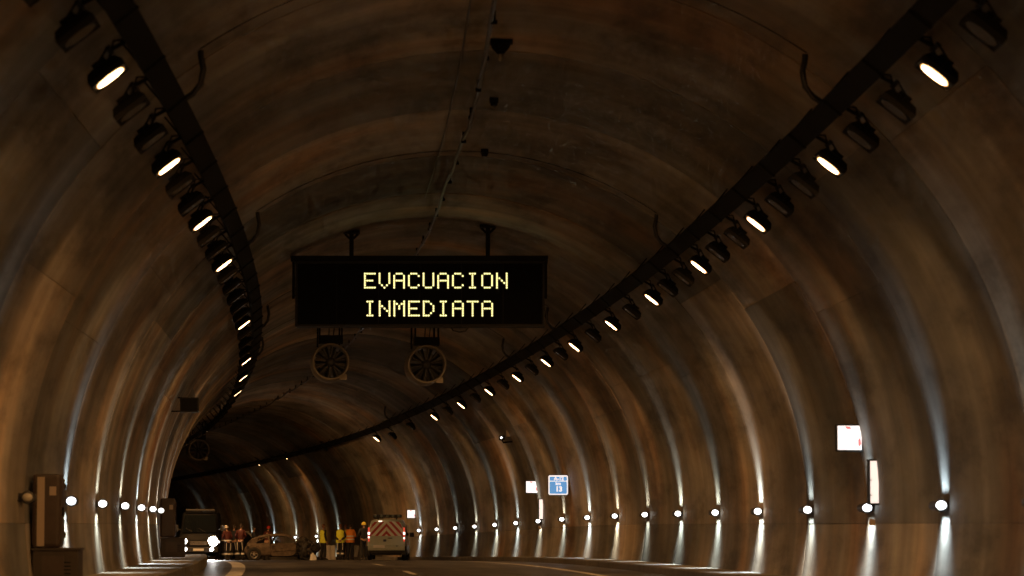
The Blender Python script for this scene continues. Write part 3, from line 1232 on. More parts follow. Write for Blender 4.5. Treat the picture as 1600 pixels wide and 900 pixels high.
# ------------------------------------------------------------------ vehicles
M["paint_grey"] = mat("silver_green_paint", (0.42, 0.48, 0.45), 0.35, 0.1, noise=0.1, nscale=3)
M["highlight_white"] = mat("painted_highlight_white", (0.6, 0.6, 0.58), 0.35)  # white of the highlight painted on the dark car
M["paint_dark"] = mat("dark_blue_paint", (0.008, 0.009, 0.011), 0.6, spec=0.12)
M["red_sheet"] = mat("red_reflective_sheet", (0.42, 0.02, 0.03), 0.4)
M["white_sheet"] = mat("white_reflective_sheet", (0.8, 0.82, 0.8), 0.4)
M["glass"] = mat("dark_vehicle_glass", (0.006, 0.008, 0.010), 0.03)
M["tyre"] = mat("tyre_rubber", (0.015, 0.015, 0.015), 0.85)
M["rim"] = mat("alloy_rim", (0.5, 0.48, 0.45), 0.3, 0.8)
M["plastic"] = mat("black_plastic", (0.015, 0.015, 0.016), 0.55)
M["plate"] = mat("number_plate_white", (0.8, 0.8, 0.8), 0.4)
M["tail_red"] = mat("tail_lamp_red", (0.4, 0.02, 0.02), 0.25, emit=(1.0, 0.12, 0.06), estr=0.5)
M["tail_white"] = mat("tail_lamp_bright", (0.8, 0.7, 0.6), 0.25, emit=(1.0, 0.85, 0.7), estr=2.5)
M["amber"] = mat("painted_amber_reflection", (0.5, 0.26, 0.05), 0.3)  # colour of lamplight reflected in the van's flank
M["headlamp"] = mat("headlamp_lit", (0.9, 0.9, 0.9), 0.2, emit=(1.0, 0.98, 0.94), estr=60.0)
M["headlamp_lo"] = mat("headlamp_small_lit", (0.9, 0.9, 0.9), 0.2, emit=(1.0, 0.97, 0.9), estr=14.0)
M["emblem"] = mat("dark_emblem", (0.03, 0.05, 0.12), 0.4)
M["burnt"] = mat("scorched_bodywork", (0.085, 0.065, 0.048), 0.8, noise=0.75, nscale=6, bump=0.6, spec=0.25)
M["char"] = mat("charred_metal", (0.02, 0.018, 0.016), 0.8, noise=0.5, nscale=9, bump=0.6)
M["bar_lamp"] = mat("roof_lamp_lens", (0.16, 0.2, 0.2), 0.15)


def ring12(y, zb, zt, zr, wb, wt, wr):
    """cross-section of a vehicle: sill, belt, roof"""
    return [Vector((x, y, z)) for x, z in (
        (-wb * 0.93, zb), (-wb, zb + 0.10), (-wb, (zb + zt) / 2), (-wt, zt), (-(wt + wr) / 2 - 0.008, (zt + zr) / 2), (-wr, zr - 0.07), (-wr + 0.09, zr - 0.012), (-wr * 0.45, zr),
        (wr * 0.45, zr), (wr - 0.09, zr - 0.012), (wr, zr - 0.07), ((wt + wr) / 2 + 0.008, (zt + zr) / 2), (wt, zt), (wb, (zb + zt) / 2), (wb, zb + 0.10), (wb * 0.93, zb))]


def wheel(parent, x, y, r, side, m_rim, tilt=0.0, wd=0.2):
    w = empty("wheel", (x, y, r))
    w.parent = parent
    mb = MB()
    h = wd / 2
    mb.lathe([(r * 0.64, -h), (r * 0.95, -h), (r, -h * 0.6), (r, h * 0.6), (r * 0.95, h), (r * 0.64, h), (r * 0.64, -h)], 'X', 28)
    t = mb.build("tyre", M["tyre"], w)
    mb = MB()
    xs = side * h * 0.75
    mb.lathe([(r * 0.64, -side * h * 0.6), (r * 0.62, xs), (r * 0.54, xs), (r * 0.54, -side * 0.02)], 'X', 28)
    mb.lathe([(0.0, xs + side * 0.01), (r * 0.14, xs + side * 0.01), (r * 0.16, xs - side * 0.03)], 'X', 14)
    for k in range(5):
        a = 2 * math.pi * k / 5 + 0.3
        mb.tube([(xs - side * 0.005, r * 0.1 * math.cos(a), r * 0.1 * math.sin(a)), (xs - side * 0.02, r * 0.58 * math.cos(a), r * 0.58 * math.sin(a))], [r * 0.09, r * 0.07], 6, flat=0.6)
    mb.build("rim", m_rim, w)
    w.rotation_euler = (0, tilt, 0)
    return w


def clip_poly(poly, a, b, c):
    """keep a*x + b*z <= c"""
    out = []
    for i in range(len(poly)):
        p, q = poly[i], poly[(i + 1) % len(poly)]
        dp, dq = a * p[0] + b * p[1] - c, a * q[0] + b * q[1] - c
        if dp <= 0:
            out.append(p)
        if (dp < 0 < dq) or (dq < 0 < dp):
            t = dp / (dp - dq)
            out.append((p[0] + (q[0] - p[0]) * t, p[1] + (q[1] - p[1]) * t))
    return out


# service van seen from behind
VD = 22.0 * NN
vx, vz = local(602.5, 870, VD)
van = empty("service_van", P(VD, vx, 0.0), 0.0)
mb = MB()
R_ = ring12
mb.loft([R_(0.02, 0.36, 1.0, 1.66, 0.80, 0.80, 0.66), R_(0.10, 0.33, 1.0, 1.72, 0.84, 0.83, 0.69), R_(0.5, 0.25, 1.0, 1.76, 0.86, 0.85, 0.70),
         R_(1.6, 0.22, 1.0, 1.79, 0.87, 0.86, 0.70), R_(2.5, 0.22, 1.0, 1.76, 0.87, 0.85, 0.68), R_(2.95, 0.22, 1.0, 1.52, 0.87, 0.84, 0.66),
         R_(3.35, 0.22, 0.98, 1.14, 0.86, 0.82, 0.72), R_(4.0, 0.26, 0.86, 0.95, 0.82, 0.78, 0.66), R_(4.2, 0.3, 0.7, 0.78, 0.74, 0.7, 0.6)])
mb.build("body", M["paint_grey"], van)
# tailgate with chevrons
tg = MB()
tg.prism([(-0.72, 0.62), (0.72, 0.62), (0.735, 1.04), (-0.735, 1.04)], -0.012, 0.03, 'Y')
tg = tg.build("tailgate", M["paint_grey"], van)
panel = [(-0.725, 1.055), (0.725, 1.055), (0.69, 1.36), (0.60, 1.645), (0.45, 1.68), (-0.45, 1.68), (-0.60, 1.645), (-0.69, 1.36)]
MB().prism(panel, -0.004, 0.05, 'Y').build("rear_window", M["glass"], van)
per, redw = 0.315, 0.145
for sgn in (-1, 1):
    half = clip_poly(panel, -sgn, 0, -0.002)
    for k in range(-1, 8):
        apex = 1.13 + k * per - 0.30
        for wdt, z0, mm, nm in ((redw, apex, M["red_sheet"], "red_stripe"), (per - redw, apex + redw, M["white_sheet"], "white_stripe")):
            # band: z0 <= z + |x|*1.08 <= z0 + width
            s1 = clip_poly(half, 1.08 * sgn, 1.0, z0 + wdt)
            s2 = clip_poly(s1, -1.08 * sgn, -1.0, -z0) if len(s1) > 2 else []
            if len(s2) > 2:
                MB().prism(s2, -0.010, -0.006, 'Y').build(nm, mm, van)
MB().bbox((0, 0.04, 0.54), (1.62, 0.16, 0.24), 0.03).build("bumper", M["paint_grey"], van)
MB().bbox((0, 0.10, 0.36), (1.5, 0.2, 0.14), 0.03).build("bumper_skirt", M["plastic"], van)
for s in (-1, 1):
    MB().bbox((s * 0.775, 0.16, 0.42), (0.16, 0.36, 0.42), 0.04).build("bumper_corner", M["plastic"], van)
    t = MB().bbox((s * 0.765, 0.02, 1.12), (0.085, 0.07, 0.62), 0.02).build("tail_light", M["tail_red"], van)
    MB().bbox((s * 0.77, -0.02, 1.17), (0.085, 0.02, 0.11), 0.008).build("brake_bulb", M["tail_white"], t)
    MB().bbox((s * 0.77, -0.02, 1.0 if s < 0 else 0.96), (0.06, 0.02, 0.08), 0.008).build("lower_bulb", M["tail_white"], t)
    wheel(van, s * 0.76, 0.72, 0.31, s, M["rim"])
    wheel(van, s * 0.76, 3.4, 0.31, s, M["rim"])
    mm = MB().bbox((s * 0.98, 3.0, 1.1), (0.2, 0.1, 0.2), 0.03).build("mirror", M["plastic"], van)
    MB().prism([(0.6, 1.06), (2.9, 1.06), (2.55, 1.5), (0.65, 1.55)], s * 0.845, s * 0.862, 'X').build("side_window", M["glass"], van)
    MB().box((s * 0.872, 1.7, 0.72), (0.012, 3.0, 0.22)).build("painted_side_reflection", M["amber"], van)  # amber strip paints the orange light reflected by the van's side
MB().bbox((-0.32, -0.05, 0.60), (0.5, 0.02, 0.12), 0.005).build("number_plate", M["plate"], van)
MB().bbox((-0.07, -0.022, 0.86), (0.13, 0.02, 0.1), 0.01).build("emblem", M["emblem"], tg)
MB().bbox((0.16, -0.03, 0.965), (0.2, 0.03, 0.035), 0.008).build("tailgate_handle", M["plastic"], tg)
MB().bbox((-0.32, -0.02, 0.84), (0.1, 0.015, 0.03), 0.005).build("badge", M["rim"], tg)
MB().bbox((0.46, -0.052, 0.62), (0.1, 0.02, 0.03), 0.006).build("fog_reflector", M["plastic"], van)
MB().bbox((-0.27, -0.01, 1.70), (0.16, 0.04, 0.03), 0.008).build("top_brake_light", M["tail_white"], van)
bar = MB().bbox((0, 0.9, 1.92), (1.25, 0.32, 0.14), 0.03).build("roof_light_bar", M["plastic"], van)
for i in range(5):
    l = MB()
    l.lathe([(0.0, -0.012), (0.05, -0.01), (0.065, 0.0), (0.07, 0.03)], 'Y', 16, (-0.5 + 0.25 * i, 0.735, 1.92))
    l.build("bar_lamp", M["bar_lamp"], bar)
for x in (-0.4, 0.4):
    MB().box((x, 0.9, 1.81), (0.06, 0.2, 0.12)).build("bar_foot", M["plastic"], van)
MB().box((0, 0.35, 0.27), (1.3, 0.5, 0.1)).build("rear_underbody", M["plastic"], van)
tag(van, "grey service van seen from behind with red and white chevrons", "van")

# emergency vehicle facing the camera with lit headlights
ED = 24.0 * NN
ex, _ = local(312, 870, ED)
amb = empty("emergency_van", P(ED, ex, 0.0), head(ED) * 0.4)
mb = MB()      # front at y = 0, runs back along +y
mb.loft([R_(0.0, 0.40, 0.78, 0.92, 0.80, 0.78, 0.70), R_(0.12, 0.34, 0.95, 1.08, 0.90, 0.88, 0.80), R_(0.85, 0.30, 1.12, 1.26, 0.95, 0.94, 0.84),
         R_(1.35, 0.30, 1.15, 1.80, 0.96, 0.95, 0.80), R_(1.75, 0.30, 1.15, 2.16, 0.96, 0.95, 0.80), R_(2.4, 0.30, 1.15, 2.28, 0.97, 0.96, 0.84),
         R_(5.0, 0.30, 1.15, 2.28, 0.97, 0.96, 0.84), R_(5.1, 0.36, 1.15, 2.2, 0.93, 0.92, 0.80)])
mb.build("body", M["paint_dark"], amb)
ws = MB()
ws.loft([[Vector(p) for p in r] for r in ([(-0.80, 0.80, 1.30), (0.80, 0.80, 1.30), (0.80, 0.9, 1.24), (-0.80, 0.9, 1.24)], [(-0.76, 1.26, 1.83), (0.76, 1.26, 1.83), (0.76, 1.38, 1.76), (-0.76, 1.38, 1.76)], [(-0.72, 1.60, 2.13), (0.72, 1.60, 2.13), (0.72, 1.72, 2.06), (-0.72, 1.72, 2.06)])], smooth=False)
ws = ws.build("windscreen", M["glass"], amb)
for s in (-1, 1):
    MB().tube([(s * 0.3, 0.79, 1.32), (s * 0.3 - 0.35, 0.93, 1.50)], 0.012, 5).build("wiper", M["plastic"], ws)
MB().bbox((0, 0.0, 0.5), (1.84, 0.2, 0.26), 0.05).build("bumper", M["plastic"], amb)
gr = MB().bbox((0, -0.01, 0.80), (0.85, 0.06, 0.2), 0.02).build("grille", M["plastic"], amb)
for i in range(3):
    MB().box((0, -0.045, 0.74 + 0.06 * i), (0.8, 0.012, 0.014)).build("grille_bar", M["rim"], gr)
for s, mm, r in ((-1, M["headlamp_lo"], 0.14), (1, M["headlamp"], 0.22)):
    hl = MB()
    hl.lathe([(r + 0.03, 0.1), (r + 0.03, -0.06), (r, -0.065), (r, -0.02)], 'Y', 24, (s * 0.68, 0.0, 0.9))
    hl = hl.build("headlight", M["rim"], amb)
    le = MB()
    le.lathe([(r, -0.05), (r * 0.7, -0.085), (r * 0.3, -0.1), (0.0, -0.103)], 'Y', 24, (s * 0.68, 0.0, 0.9))
    le.build("headlight_lens", mm, hl)
    wheel(amb, s * 0.86, 0.85, 0.35, s, M["rim"])
    wheel(amb, s * 0.86, 4.1, 0.35, s, M["rim"])
    m_ = MB().bbox((s * 1.1, 1.15, 1.5), (0.2, 0.1, 0.32), 0.03).build("mirror", M["plastic"], amb)
    MB().tube([(s * 0.9, 1.2, 1.42), (s * 1.05, 1.17, 1.46)], 0.025, 6).build("mirror_arm", M["plastic"], m_)
for s, mm in ((-1, M["headlamp_lo"]), (1, M["headlamp"])):  # extra lamps below the headlights, added to spread their blaze
    MB().lathe([(0.0, -0.13), (0.06, -0.125), (0.085, -0.1)], "Y", 16, (s * 0.62, 0.0, 0.52)).build("added_blaze_lamp", mm, amb)
fl = MB().bbox((0.93, 0.05, 0.86), (0.12, 0.1, 0.1), 0.02).build("side_lamp", M["tail_white"], amb)
lb = MB().bbox((0, 2.0, 2.36), (1.4, 0.3, 0.12), 0.03).build("roof_light_bar", M["plastic"], amb)
MB().bbox((0, 0.02, 0.62), (0.5, 0.02, 0.11), 0.005).build("number_plate", M["white_sheet"], amb).location = (0, -0.13, -0.12)
tag(amb, "dark emergency van facing the camera with one blazing headlight", "van")
for s, pw in ((-1, 60.0), (1, 260.0)):
    L = bpy.data.lights.new("headlight_beam", 'SPOT')
    L.energy = pw * 22
    L.color = (1.0, 0.97, 0.92)
    L.spot_size = math.radians(30)
    L.spot_blend = 0.8
    L.shadow_soft_size = 0.08
    lo = bpy.data.objects.new("headlight_beam", L)
    COL.objects.link(lo)
    lo.parent = amb
    lo.location = (s * 0.68, -0.14, 0.9)
    lo.rotation_euler = (math.radians(90 - 10), 0, math.pi)

# wrecked car lying across the road, tail to the left
WD = 23.5 * NN
w0, _ = local(383, 870, WD)
wreck = empty("wrecked_car", P(WD, w0, 0.0), -math.pi / 2 + 0.06)     # local +y is the car's length, -x... towards the camera is +x
HW = 0.78
U = Vector


def wring(y, zb, zt, w):
    return [U((-w * 0.92, y, zb)), U((-w, y, zb + 0.12)), U((-w, y, (zb + zt) / 2)), U((-w * 0.96, y, zt)),
            U((w * 0.96, y, zt)), U((w, y, (zb + zt) / 2)), U((w, y, zb + 0.12)), U((w * 0.92, y, zb))]


mb = MB()
mb.loft([wring(0.0, 0.36, 0.52, 0.6), wring(0.04, 0.28, 0.62, 0.68), wring(0.18, 0.24, 0.78, 0.75), wring(0.42, 0.22, 0.80, HW), wring(1.15, 0.18, 0.79, HW), wring(1.2, 0.18, 0.79, HW - 0.01)])
mb.build("rear_body", M["burnt"], wreck)
mb = MB()
mb.loft([wring(1.2, 0.16, 0.3, HW - 0.05), wring(2.45, 0.16, 0.3, HW - 0.05)])
mb.build("floor_pan", M["char"], wreck)
# roof shell
rings = []
for y, z, w in ((0.10, 0.80, 0.62), (0.32, 1.0, 0.62), (0.65, 1.13, 0.6), (1.1, 1.22, 0.58), (1.6, 1.24, 0.57), (2.0, 1.19, 0.57), (2.2, 1.10, 0.58)):
    arc = [U((w * math.sin(t), y, z - 0.07 + 0.07 * math.cos(t * 1.2))) for t in [(-1.45 + 2.9 * i / 10) for i in range(11)]]
    rings.append(arc + [p - U((0, 0, 0.035)) for p in arc[::-1]])
mb = MB()
mb.loft(rings)
mb.build("roof", M["burnt"], wreck)
for s in (-1, 1):
    mb = MB()      # rear quarter: solid around the small window
    mb.prism([(0.12, 0.78), (0.5, 0.78), (0.62, 0.86), (0.62, 1.06), (0.3, 0.95)], s * 0.62, s * 0.72, 'X')
    mb.build("quarter_panel", M["burnt"], wreck)
    for nm, pts, r in (("pillar", [(s * 0.74, 1.16, 0.78), (s * 0.58, 1.12, 1.18)], 0.04), ("pillar", [(s * 0.72, 2.40, 0.80), (s * 0.60, 2.08, 1.12)], 0.03),
                       ("window_bar", [(s * 0.735, 0.55, 0.86), (s * 0.64, 0.9, 1.02), (s * 0.60, 1.14, 1.10)], 0.022)):
        MB().tube(pts, r, 8).build(nm, M["burnt"], wreck)
    d = MB()
    door = [(1.22, 0.26), (1.30, 0.20), (2.2, 0.22), (2.34, 0.34), (2.38, 0.55), (2.34, 0.80), (1.24, 0.78), (1.20, 0.5)]
    d.prism(door, s * 0.745, s * 0.80, 'X')
    d = d.build("door", M["burnt"], wreck)
    MB().tube([(s * 0.79, 1.26, 0.79), (s * 0.70, 1.32, 1.02), (s * 0.65, 1.5, 1.13), (s * 0.66, 1.9, 1.10), (s * 0.74, 2.25, 0.9), (s * 0.79, 2.36, 0.80)], 0.025, 8).build("window_frame", M["char"], d)
    MB().bbox((s * 0.815, 1.36, 0.66), (0.02, 0.16, 0.035), 0.006).build("door_handle", M["char"], d)
    MB().tube([(s * 0.812, 1.3, 0.44), (s * 0.815, 2.3, 0.47)], 0.014, 6).build("door_crease", M["burnt"], d)
    wheel(wreck, s * 0.70, 0.45, 0.28, s, M["rim"])
    MB().lathe([(0.28, 0.0), (0.335, 0.0), (0.335, 0.03 * s), (0.28, 0.03 * s)], 'X', 24, (s * 0.775, 0.45, 0.28)).build("wheel_arch", M["char"], wreck)
    MB().bbox((s * 0.77, 0.16, 0.6), (0.03, 0.12, 0.14), 0.01).build("tail_lamp_socket", M["char"], wreck)
for x in (-0.34, 0.34):
    MB().bbox((x, 1.5, 0.62), (0.42, 0.12, 0.62), 0.04, rot=(0.25, 0, 0)).build("seat", M["char"], wreck)
# crushed front: torn, folded metal
bm = bmesh.new()
bmesh.ops.create_icosphere(bm, subdivisions=4, radius=1.0)
rnd = random.Random(3)
from mathutils import noise as mnoise
for v in bm.verts:
    p = v.co.copy()
    k = 1.0 + 0.38 * mnoise.noise(p * 1.7 + U((3, 1, 2))) + 0.22 * mnoise.noise(p * 4.3) + 0.10 * mnoise.noise(p * 11.0)
    v.co = U((p.x * 0.72 * k, 2.86 + p.y * 0.55 * k, 0.50 + p.z * 0.50 * k + (0.12 if p.y < 0 else -0.06) * p.z))
    v.co.z = max(0.03, v.co.z)
mb = MB()
bm.verts.index_update()
mb.add([v.co.copy() for v in bm.verts], [[v.index for v in f.verts] for f in bm.faces])
bm.free()
mb.build("crushed_front", M["char"], wreck)
for i in range(9):
    y = rnd.uniform(2.55, 3.4)
    z = rnd.uniform(0.15, 1.05 - (y - 2.5) * 0.6)
    mb = MB()
    w, h = rnd.uniform(0.15, 0.4), rnd.uniform(0.1, 0.3)
    vs = [(0, 0, 0), (w, 0.02, 0.03), (w, h, -0.05), (w * 0.4, h * 1.2, 0.05), (0, h * 0.8, 0.02)]
    mb.add(vs + [(a, b, c + 0.012) for a, b, c in vs], [(0, 1, 2, 3, 4), (9, 8, 7, 6, 5)] + [(k, (k + 1) % 5, 5 + (k + 1) % 5, 5 + k) for k in range(5)])
    o = mb.build("torn_sheet", M["char"] if i % 3 else M["burnt"], wreck)
    o.location = (rnd.choice((-1, 1)) * rnd.uniform(0.3, 0.7), y, z)
    o.rotation_euler = (rnd.uniform(-1.5, 1.5), rnd.uniform(-1.5, 1.5), rnd.uniform(-3, 3))
wheel(wreck, 0.62, 2.9, 0.27, 1, M["char"], tilt=0.35)
MB().tube([(0.7, 2.4, 0.95), (0.75, 2.7, 1.12), (0.55, 3.0, 0.9), (0.6, 3.25, 0.7)], 0.03, 6).build("bent_rail", M["char"], wreck)
tag(wreck, "burnt brown wrecked hatchback with crushed front standing across the road", "wrecked car")
# debris in front of the crushed nose
for i, (px, sz, lab) in enumerate(((487, 0.16, "pale bent piece of debris right of the crushed car front"), (491, 0.11, "small pale debris piece at the wrecked car's nose"))):
    X, _ = local(px, 870, WD - 1.0)
    mb = MB()
    n = 9
    mb.loft([[U((sz * (0.8 + 0.3 * math.sin(k * 2.3 + j)) * math.cos(2 * math.pi * k / n) * (1 - 0.25 * j), sz * 0.7 * math.sin(2 * math.pi * k / n), sz * 0.9 * j * (1 + 0.25 * math.sin(k * 1.9)))) for k in range(n)] for j in range(3)], smooth=False)
    o = mb.build("debris_piece", M["white_sheet"])
    o.location = P(WD - 1.0, X, 0.005)
    tag(o, lab, "debris", "debris by the wreck")

# dark car behind the rescue crew
CD = 26.0 * NN
c0, _ = local(375, 870, CD)
car = empty("dark_car", P(CD, c0, 0.0), head(CD) + 0.25)
mb = MB()
mb.loft([R_(0.0, 0.34, 0.70, 0.86, 0.72, 0.72, 0.62), R_(0.12, 0.26, 0.88, 1.05, 0.84, 0.82, 0.66), R_(0.35, 0.22, 0.92, 1.36, 0.87, 0.85, 0.62), R_(0.8, 0.2, 0.92, 1.46, 0.88, 0.86, 0.6),
         R_(2.0, 0.2, 0.92, 1.47, 0.88, 0.86, 0.6), R_(2.6, 0.2, 0.92, 1.3, 0.88, 0.86, 0.6), R_(3.1, 0.22, 0.9, 1.0, 0.87, 0.84, 0.7), R_(4.1, 0.28, 0.7, 0.8, 0.8, 0.76, 0.62)])
mb.build("body", M["paint_dark"], car)
MB().prism([(-0.60, 1.0), (0.60, 1.0), (0.52, 1.32), (-0.52, 1.32)], -0.005, 0.01, 'Y').build("rear_window", M["glass"], car).rotation_euler = (-0.5, 0, 0)
car.children[-1].location = (0, 0.59, 0.02)
MB().bbox((0, 0.42, 1.44), (1.15, 0.25, 0.04), 0.012).build("roof_spoiler", M["white_sheet"], car)
MB().tube([(0.58, 0.50, 1.40), (0.70, 0.30, 1.28), (0.78, 0.18, 1.1), (0.78, 0.10, 0.92), (0.70, 0.06, 0.80)], [0.03, 0.05, 0.06, 0.05, 0.03], 8).build("painted_edge_highlight", M["highlight_white"], car)  # white tube paints a bright highlight along the car's rear edge
for s in (-1, 1):
    MB().bbox((s * 0.72, 0.07, 0.8), (0.2, 0.1, 0.16), 0.02).build("tail_light", M["tail_red"], car)
    wheel(car, s * 0.78, 0.75, 0.3, s, M["rim"])
    wheel(car, s * 0.78, 3.25, 0.3, s, M["rim"])
MB().bbox((0, 0.02, 0.62), (0.5, 0.02, 0.11), 0.005).build("number_plate", M["white_sheet"], car)
tag(car, "dark car parked behind the rescue crew, left of the wreck", "car")

# ------------------------------------------------------------------ people
M["skin"] = mat("skin", (0.42, 0.25, 0.17), 0.55)
M["hair"] = mat("dark_hair", (0.025, 0.018, 0.014), 0.6)
M["hair_brown"] = mat("brown_hair", (0.12, 0.05, 0.025), 0.6)
M["hv_yellow"] = mat("hi_vis_yellow", (0.80, 0.86, 0.06), 0.6, noise=0.15, nscale=7, bump=0.3)
M["hv_orange"] = mat("hi_vis_orange", (0.85, 0.28, 0.03), 0.6, noise=0.15, nscale=7, bump=0.3)
M["red_cloth"] = mat("red_jacket_cloth", (0.065, 0.009, 0.009), 0.7, noise=0.25, nscale=7, bump=0.3)
M["black_cloth"] = mat("black_cloth", (0.014, 0.014, 0.016), 0.8, noise=0.3, nscale=7, bump=0.3)
M["navy_cloth"] = mat("navy_cloth", (0.02, 0.024, 0.035), 0.8, noise=0.3, nscale=7, bump=0.3)
M["reflect"] = mat("reflective_tape", (0.8, 0.8, 0.78), 0.35)
M["shoe"] = mat("black_shoe", (0.012, 0.012, 0.012), 0.5)
M["helmet_y"] = mat("yellow_helmet", (0.75, 0.62, 0.06), 0.3)
M["helmet_r"] = mat("red_helmet", (0.45, 0.03, 0.02), 0.3)
M["helmet_s"] = mat("silver_helmet", (0.6, 0.6, 0.6), 0.25, 0.5)

ARMS = {
    "down": ((0.235, -0.03, 1.14), (0.245, 0.05, 0.90)),
    "behind": ((0.275, -0.09, 1.14), (0.055, -0.185, 0.965)),
    "front": ((0.255, 0.04, 1.14), (0.10, 0.25, 1.10)),
    "bent": ((0.27, -0.02, 1.15), (0.20, 0.22, 1.05)),
}
to_eval = []


def skin_obj(name, verts, edges, radii, root_i, m, parent, sub=1):
    me = bpy.data.meshes.new(name)
    me.from_pydata(verts, edges, [])
    o = bpy.data.objects.new(name, me)
    COL.objects.link(o)
    o.parent = parent
    md = o.modifiers.new("skin", 'SKIN')
    md.use_smooth_shade = True
    sv = me.skin_vertices[0].data
    for i, r in enumerate(radii):
        sv[i].radius = r if isinstance(r, tuple) else (r, r)
        sv[i].use_root = (i == root_i)
    sd = o.modifiers.new("sub", 'SUBSURF')
    sd.levels = sub
    sd.render_levels = sub
    me.materials.append(m)
    return o


def person(loc, rz, label, arms=("down", "down"), jacket="black_cloth", vest=None, trousers="black_cloth", head_wear="hair", bands=0, leg_bands=False,
           scale=1.0, lean=0.0, stride=0.05, turn=0.0, group="people at the crash"):
    root = empty("person", loc, rz)
    root.scale = (scale,) * 3
    ll = lambda z: lean * max(0.0, z - 0.92)
    V = lambda x, y, z: (x, y + ll(z), z)
    J = [V(0, 0, 0.96), V(0, 0.01, 1.12), V(0, 0.0, 1.32), V(0, -0.01, 1.46), V(0, 0.0, 1.55)]
    E = [(0, 1), (1, 2), (2, 3), (3, 4)]
    Rb = [(0.135, 0.10), (0.125, 0.095), (0.15, 0.105), (0.06, 0.06), (0.052, 0.055)]
    wr = {}
    for s, a in ((-1, arms[0]), (1, arms[1])):
        e, w = ARMS[a]
        i = len(J)
        J += [V(s * 0.165, -0.005, 1.425), V(s * e[0], e[1], e[2]), V(s * w[0], w[1], w[2])]
        E += [(2, i), (i, i + 1), (i + 1, i + 2)]
        Rb += [0.055, 0.042, 0.03]
        wr[s] = (J[i + 1], J[i + 2])
    feet = {}
    for s in (-1, 1):
        i = len(J)
        st = stride * s
        J += [(s * 0.085, 0, 0.89), (s * 0.10, 0.015 + st * 0.5, 0.49), (s * 0.11, -0.02 + st, 0.085)]
        E += [(0, i), (i, i + 1), (i + 1, i + 2)]
        Rb += [0.085, 0.058, 0.04]
        feet[s] = (s * 0.11, -0.02 + st)
    body = skin_obj("body", J, E, Rb, 0, M["skin"], root)
    # trousers
    tj = [(0, 0, 1.0)] + [p for s in (-1, 1) for p in ((s * 0.088, 0, 0.87), (s * 0.102, 0.015 + stride * s * 0.5, 0.49), (s * 0.11, -0.02 + stride * s, 0.09))]
    te = [(0, 1), (1, 2), (2, 3), (0, 4), (4, 5), (5, 6)]
    tr = skin_obj("trousers", tj, te, [(0.155, 0.12), 0.105, 0.078, 0.072, 0.105, 0.078, 0.072], 0, M[trousers], root)
    # jacket
    jj = [V(0, 0, 0.90), V(0, 0.01, 1.1), V(0, 0, 1.32), V(0, -0.01, 1.47)]
    je = [(0, 1), (1, 2), (2, 3)]
    jr = [(0.165, 0.125), (0.155, 0.12), (0.175, 0.13), (0.075, 0.075)]
    for s in (-1, 1):
        e, w = wr[s]
        i = len(jj)
        wv = Vector(e).lerp(Vector(w), 0.93)
        jj += [V(s * 0.165, -0.005, 1.42), e, tuple(wv)]
        je += [(2, i), (i, i + 1), (i + 1, i + 2)]
        jr += [0.075, 0.06, 0.048]
    jk = skin_obj("jacket", jj, je, jr, 0, M[jacket], root)
    to_eval.append((body, wr, feet, ll, turn))
    to_eval.append((tr, None, None, None, 0))
    to_eval.append((jk, None, None, None, 0))
    for s in (-1, 1):
        x, y = feet[s]
        mb = MB()
        rg = []
        for yy, ww, hh in ((-0.09, 0.03, 0.06), (-0.06, 0.042, 0.10), (0.02, 0.045, 0.11), (0.10, 0.05, 0.07), (0.16, 0.045, 0.05), (0.195, 0.02, 0.035)):
            rg.append([Vector((x + ww * cx_ * (1.0 if cz_ < 0.5 else 0.8), y + yy, hh * cz_)) for cx_, cz_ in ((-1, 0.02), (-1.05, 0.4), (-0.6, 1.0), (0.6, 1.0), (1.05, 0.4), (1, 0.02))])
        mb.loft(rg)
        mb.build("shoe", M["shoe"], root)
    torso = [(0.84, 0.215, 0.165), (0.92, 0.212, 0.165), (1.08, 0.205, 0.16), (1.25, 0.222, 0.165), (1.36, 0.228, 0.16), (1.43, 0.19, 0.135), (1.47, 0.11, 0.10)]

    def ell(z, rx, ry, n=24):
        return [Vector((rx * math.cos(2 * math.pi * k / n), ry * math.sin(2 * math.pi * k / n) + ll(z), z)) for k in range(n)]
    if vest:
        mb = MB()
        mb.loft([ell(z, rx, ry) for z, rx, ry in torso], cap=False)
        vo = mb.build("vest", M[vest], root)
        par = vo
    else:
        par = root

    def band(z0, z1, k=1.012):
        def rr(z):
            for (za, xa, ya), (zb, xb, yb) in zip(torso[:-1], torso[1:]):
                if za <= z <= zb:
                    t = (z - za) / (zb - za)
                    return xa + (xb - xa) * t, ya + (yb - ya) * t
            return torso[0][1:]
        mb = MB()
        a, b = rr(z0), rr(z1)
        mb.loft([ell(z0, a[0] * k, a[1] * k), ell(z1, b[0] * k, b[1] * k)], cap=False)
        mb.build("reflective_band", M["reflect"], par)
    for zb in (0.97, 1.12, 1.25)[:bands]:
        band(zb, zb + 0.055)
    if leg_bands:
        for s in (-1, 1):
            mb = MB()
            p0, p1 = Vector(tj[3 * (s > 0) + 2]), Vector(tj[3 * (s > 0) + 3])
            a, b = p0.lerp(p1, 0.35), p0.lerp(p1, 0.55)
            mb.tube([a, b], 0.086, 14, cap=False)
            mb.build("leg_band", M["reflect"], root)
            # reflective side strip of the trousers
            q0, q1 = Vector(tj[3 * (s > 0) + 1]), p0
            off = Vector((s * 0.03, -0.10, 0))
            MB().tube([q0 + off * 1.1, p0 + off * 0.8], 0.014, 6, flat=0.6).build("leg_strip", M["reflect"], root)
    # hair or helmet over the head (head centre 0, .015, 1.645)
    hc = Vector((0, 0.012 + ll(1.645), 1.65))
    mb = MB()
    hw = 0.079 if head_wear.startswith("hair") else 0.105
    prof = []
    for i in range(7):
        t = i / 6 * math.radians(100)
        prof.append((math.sin(t), math.cos(t)))
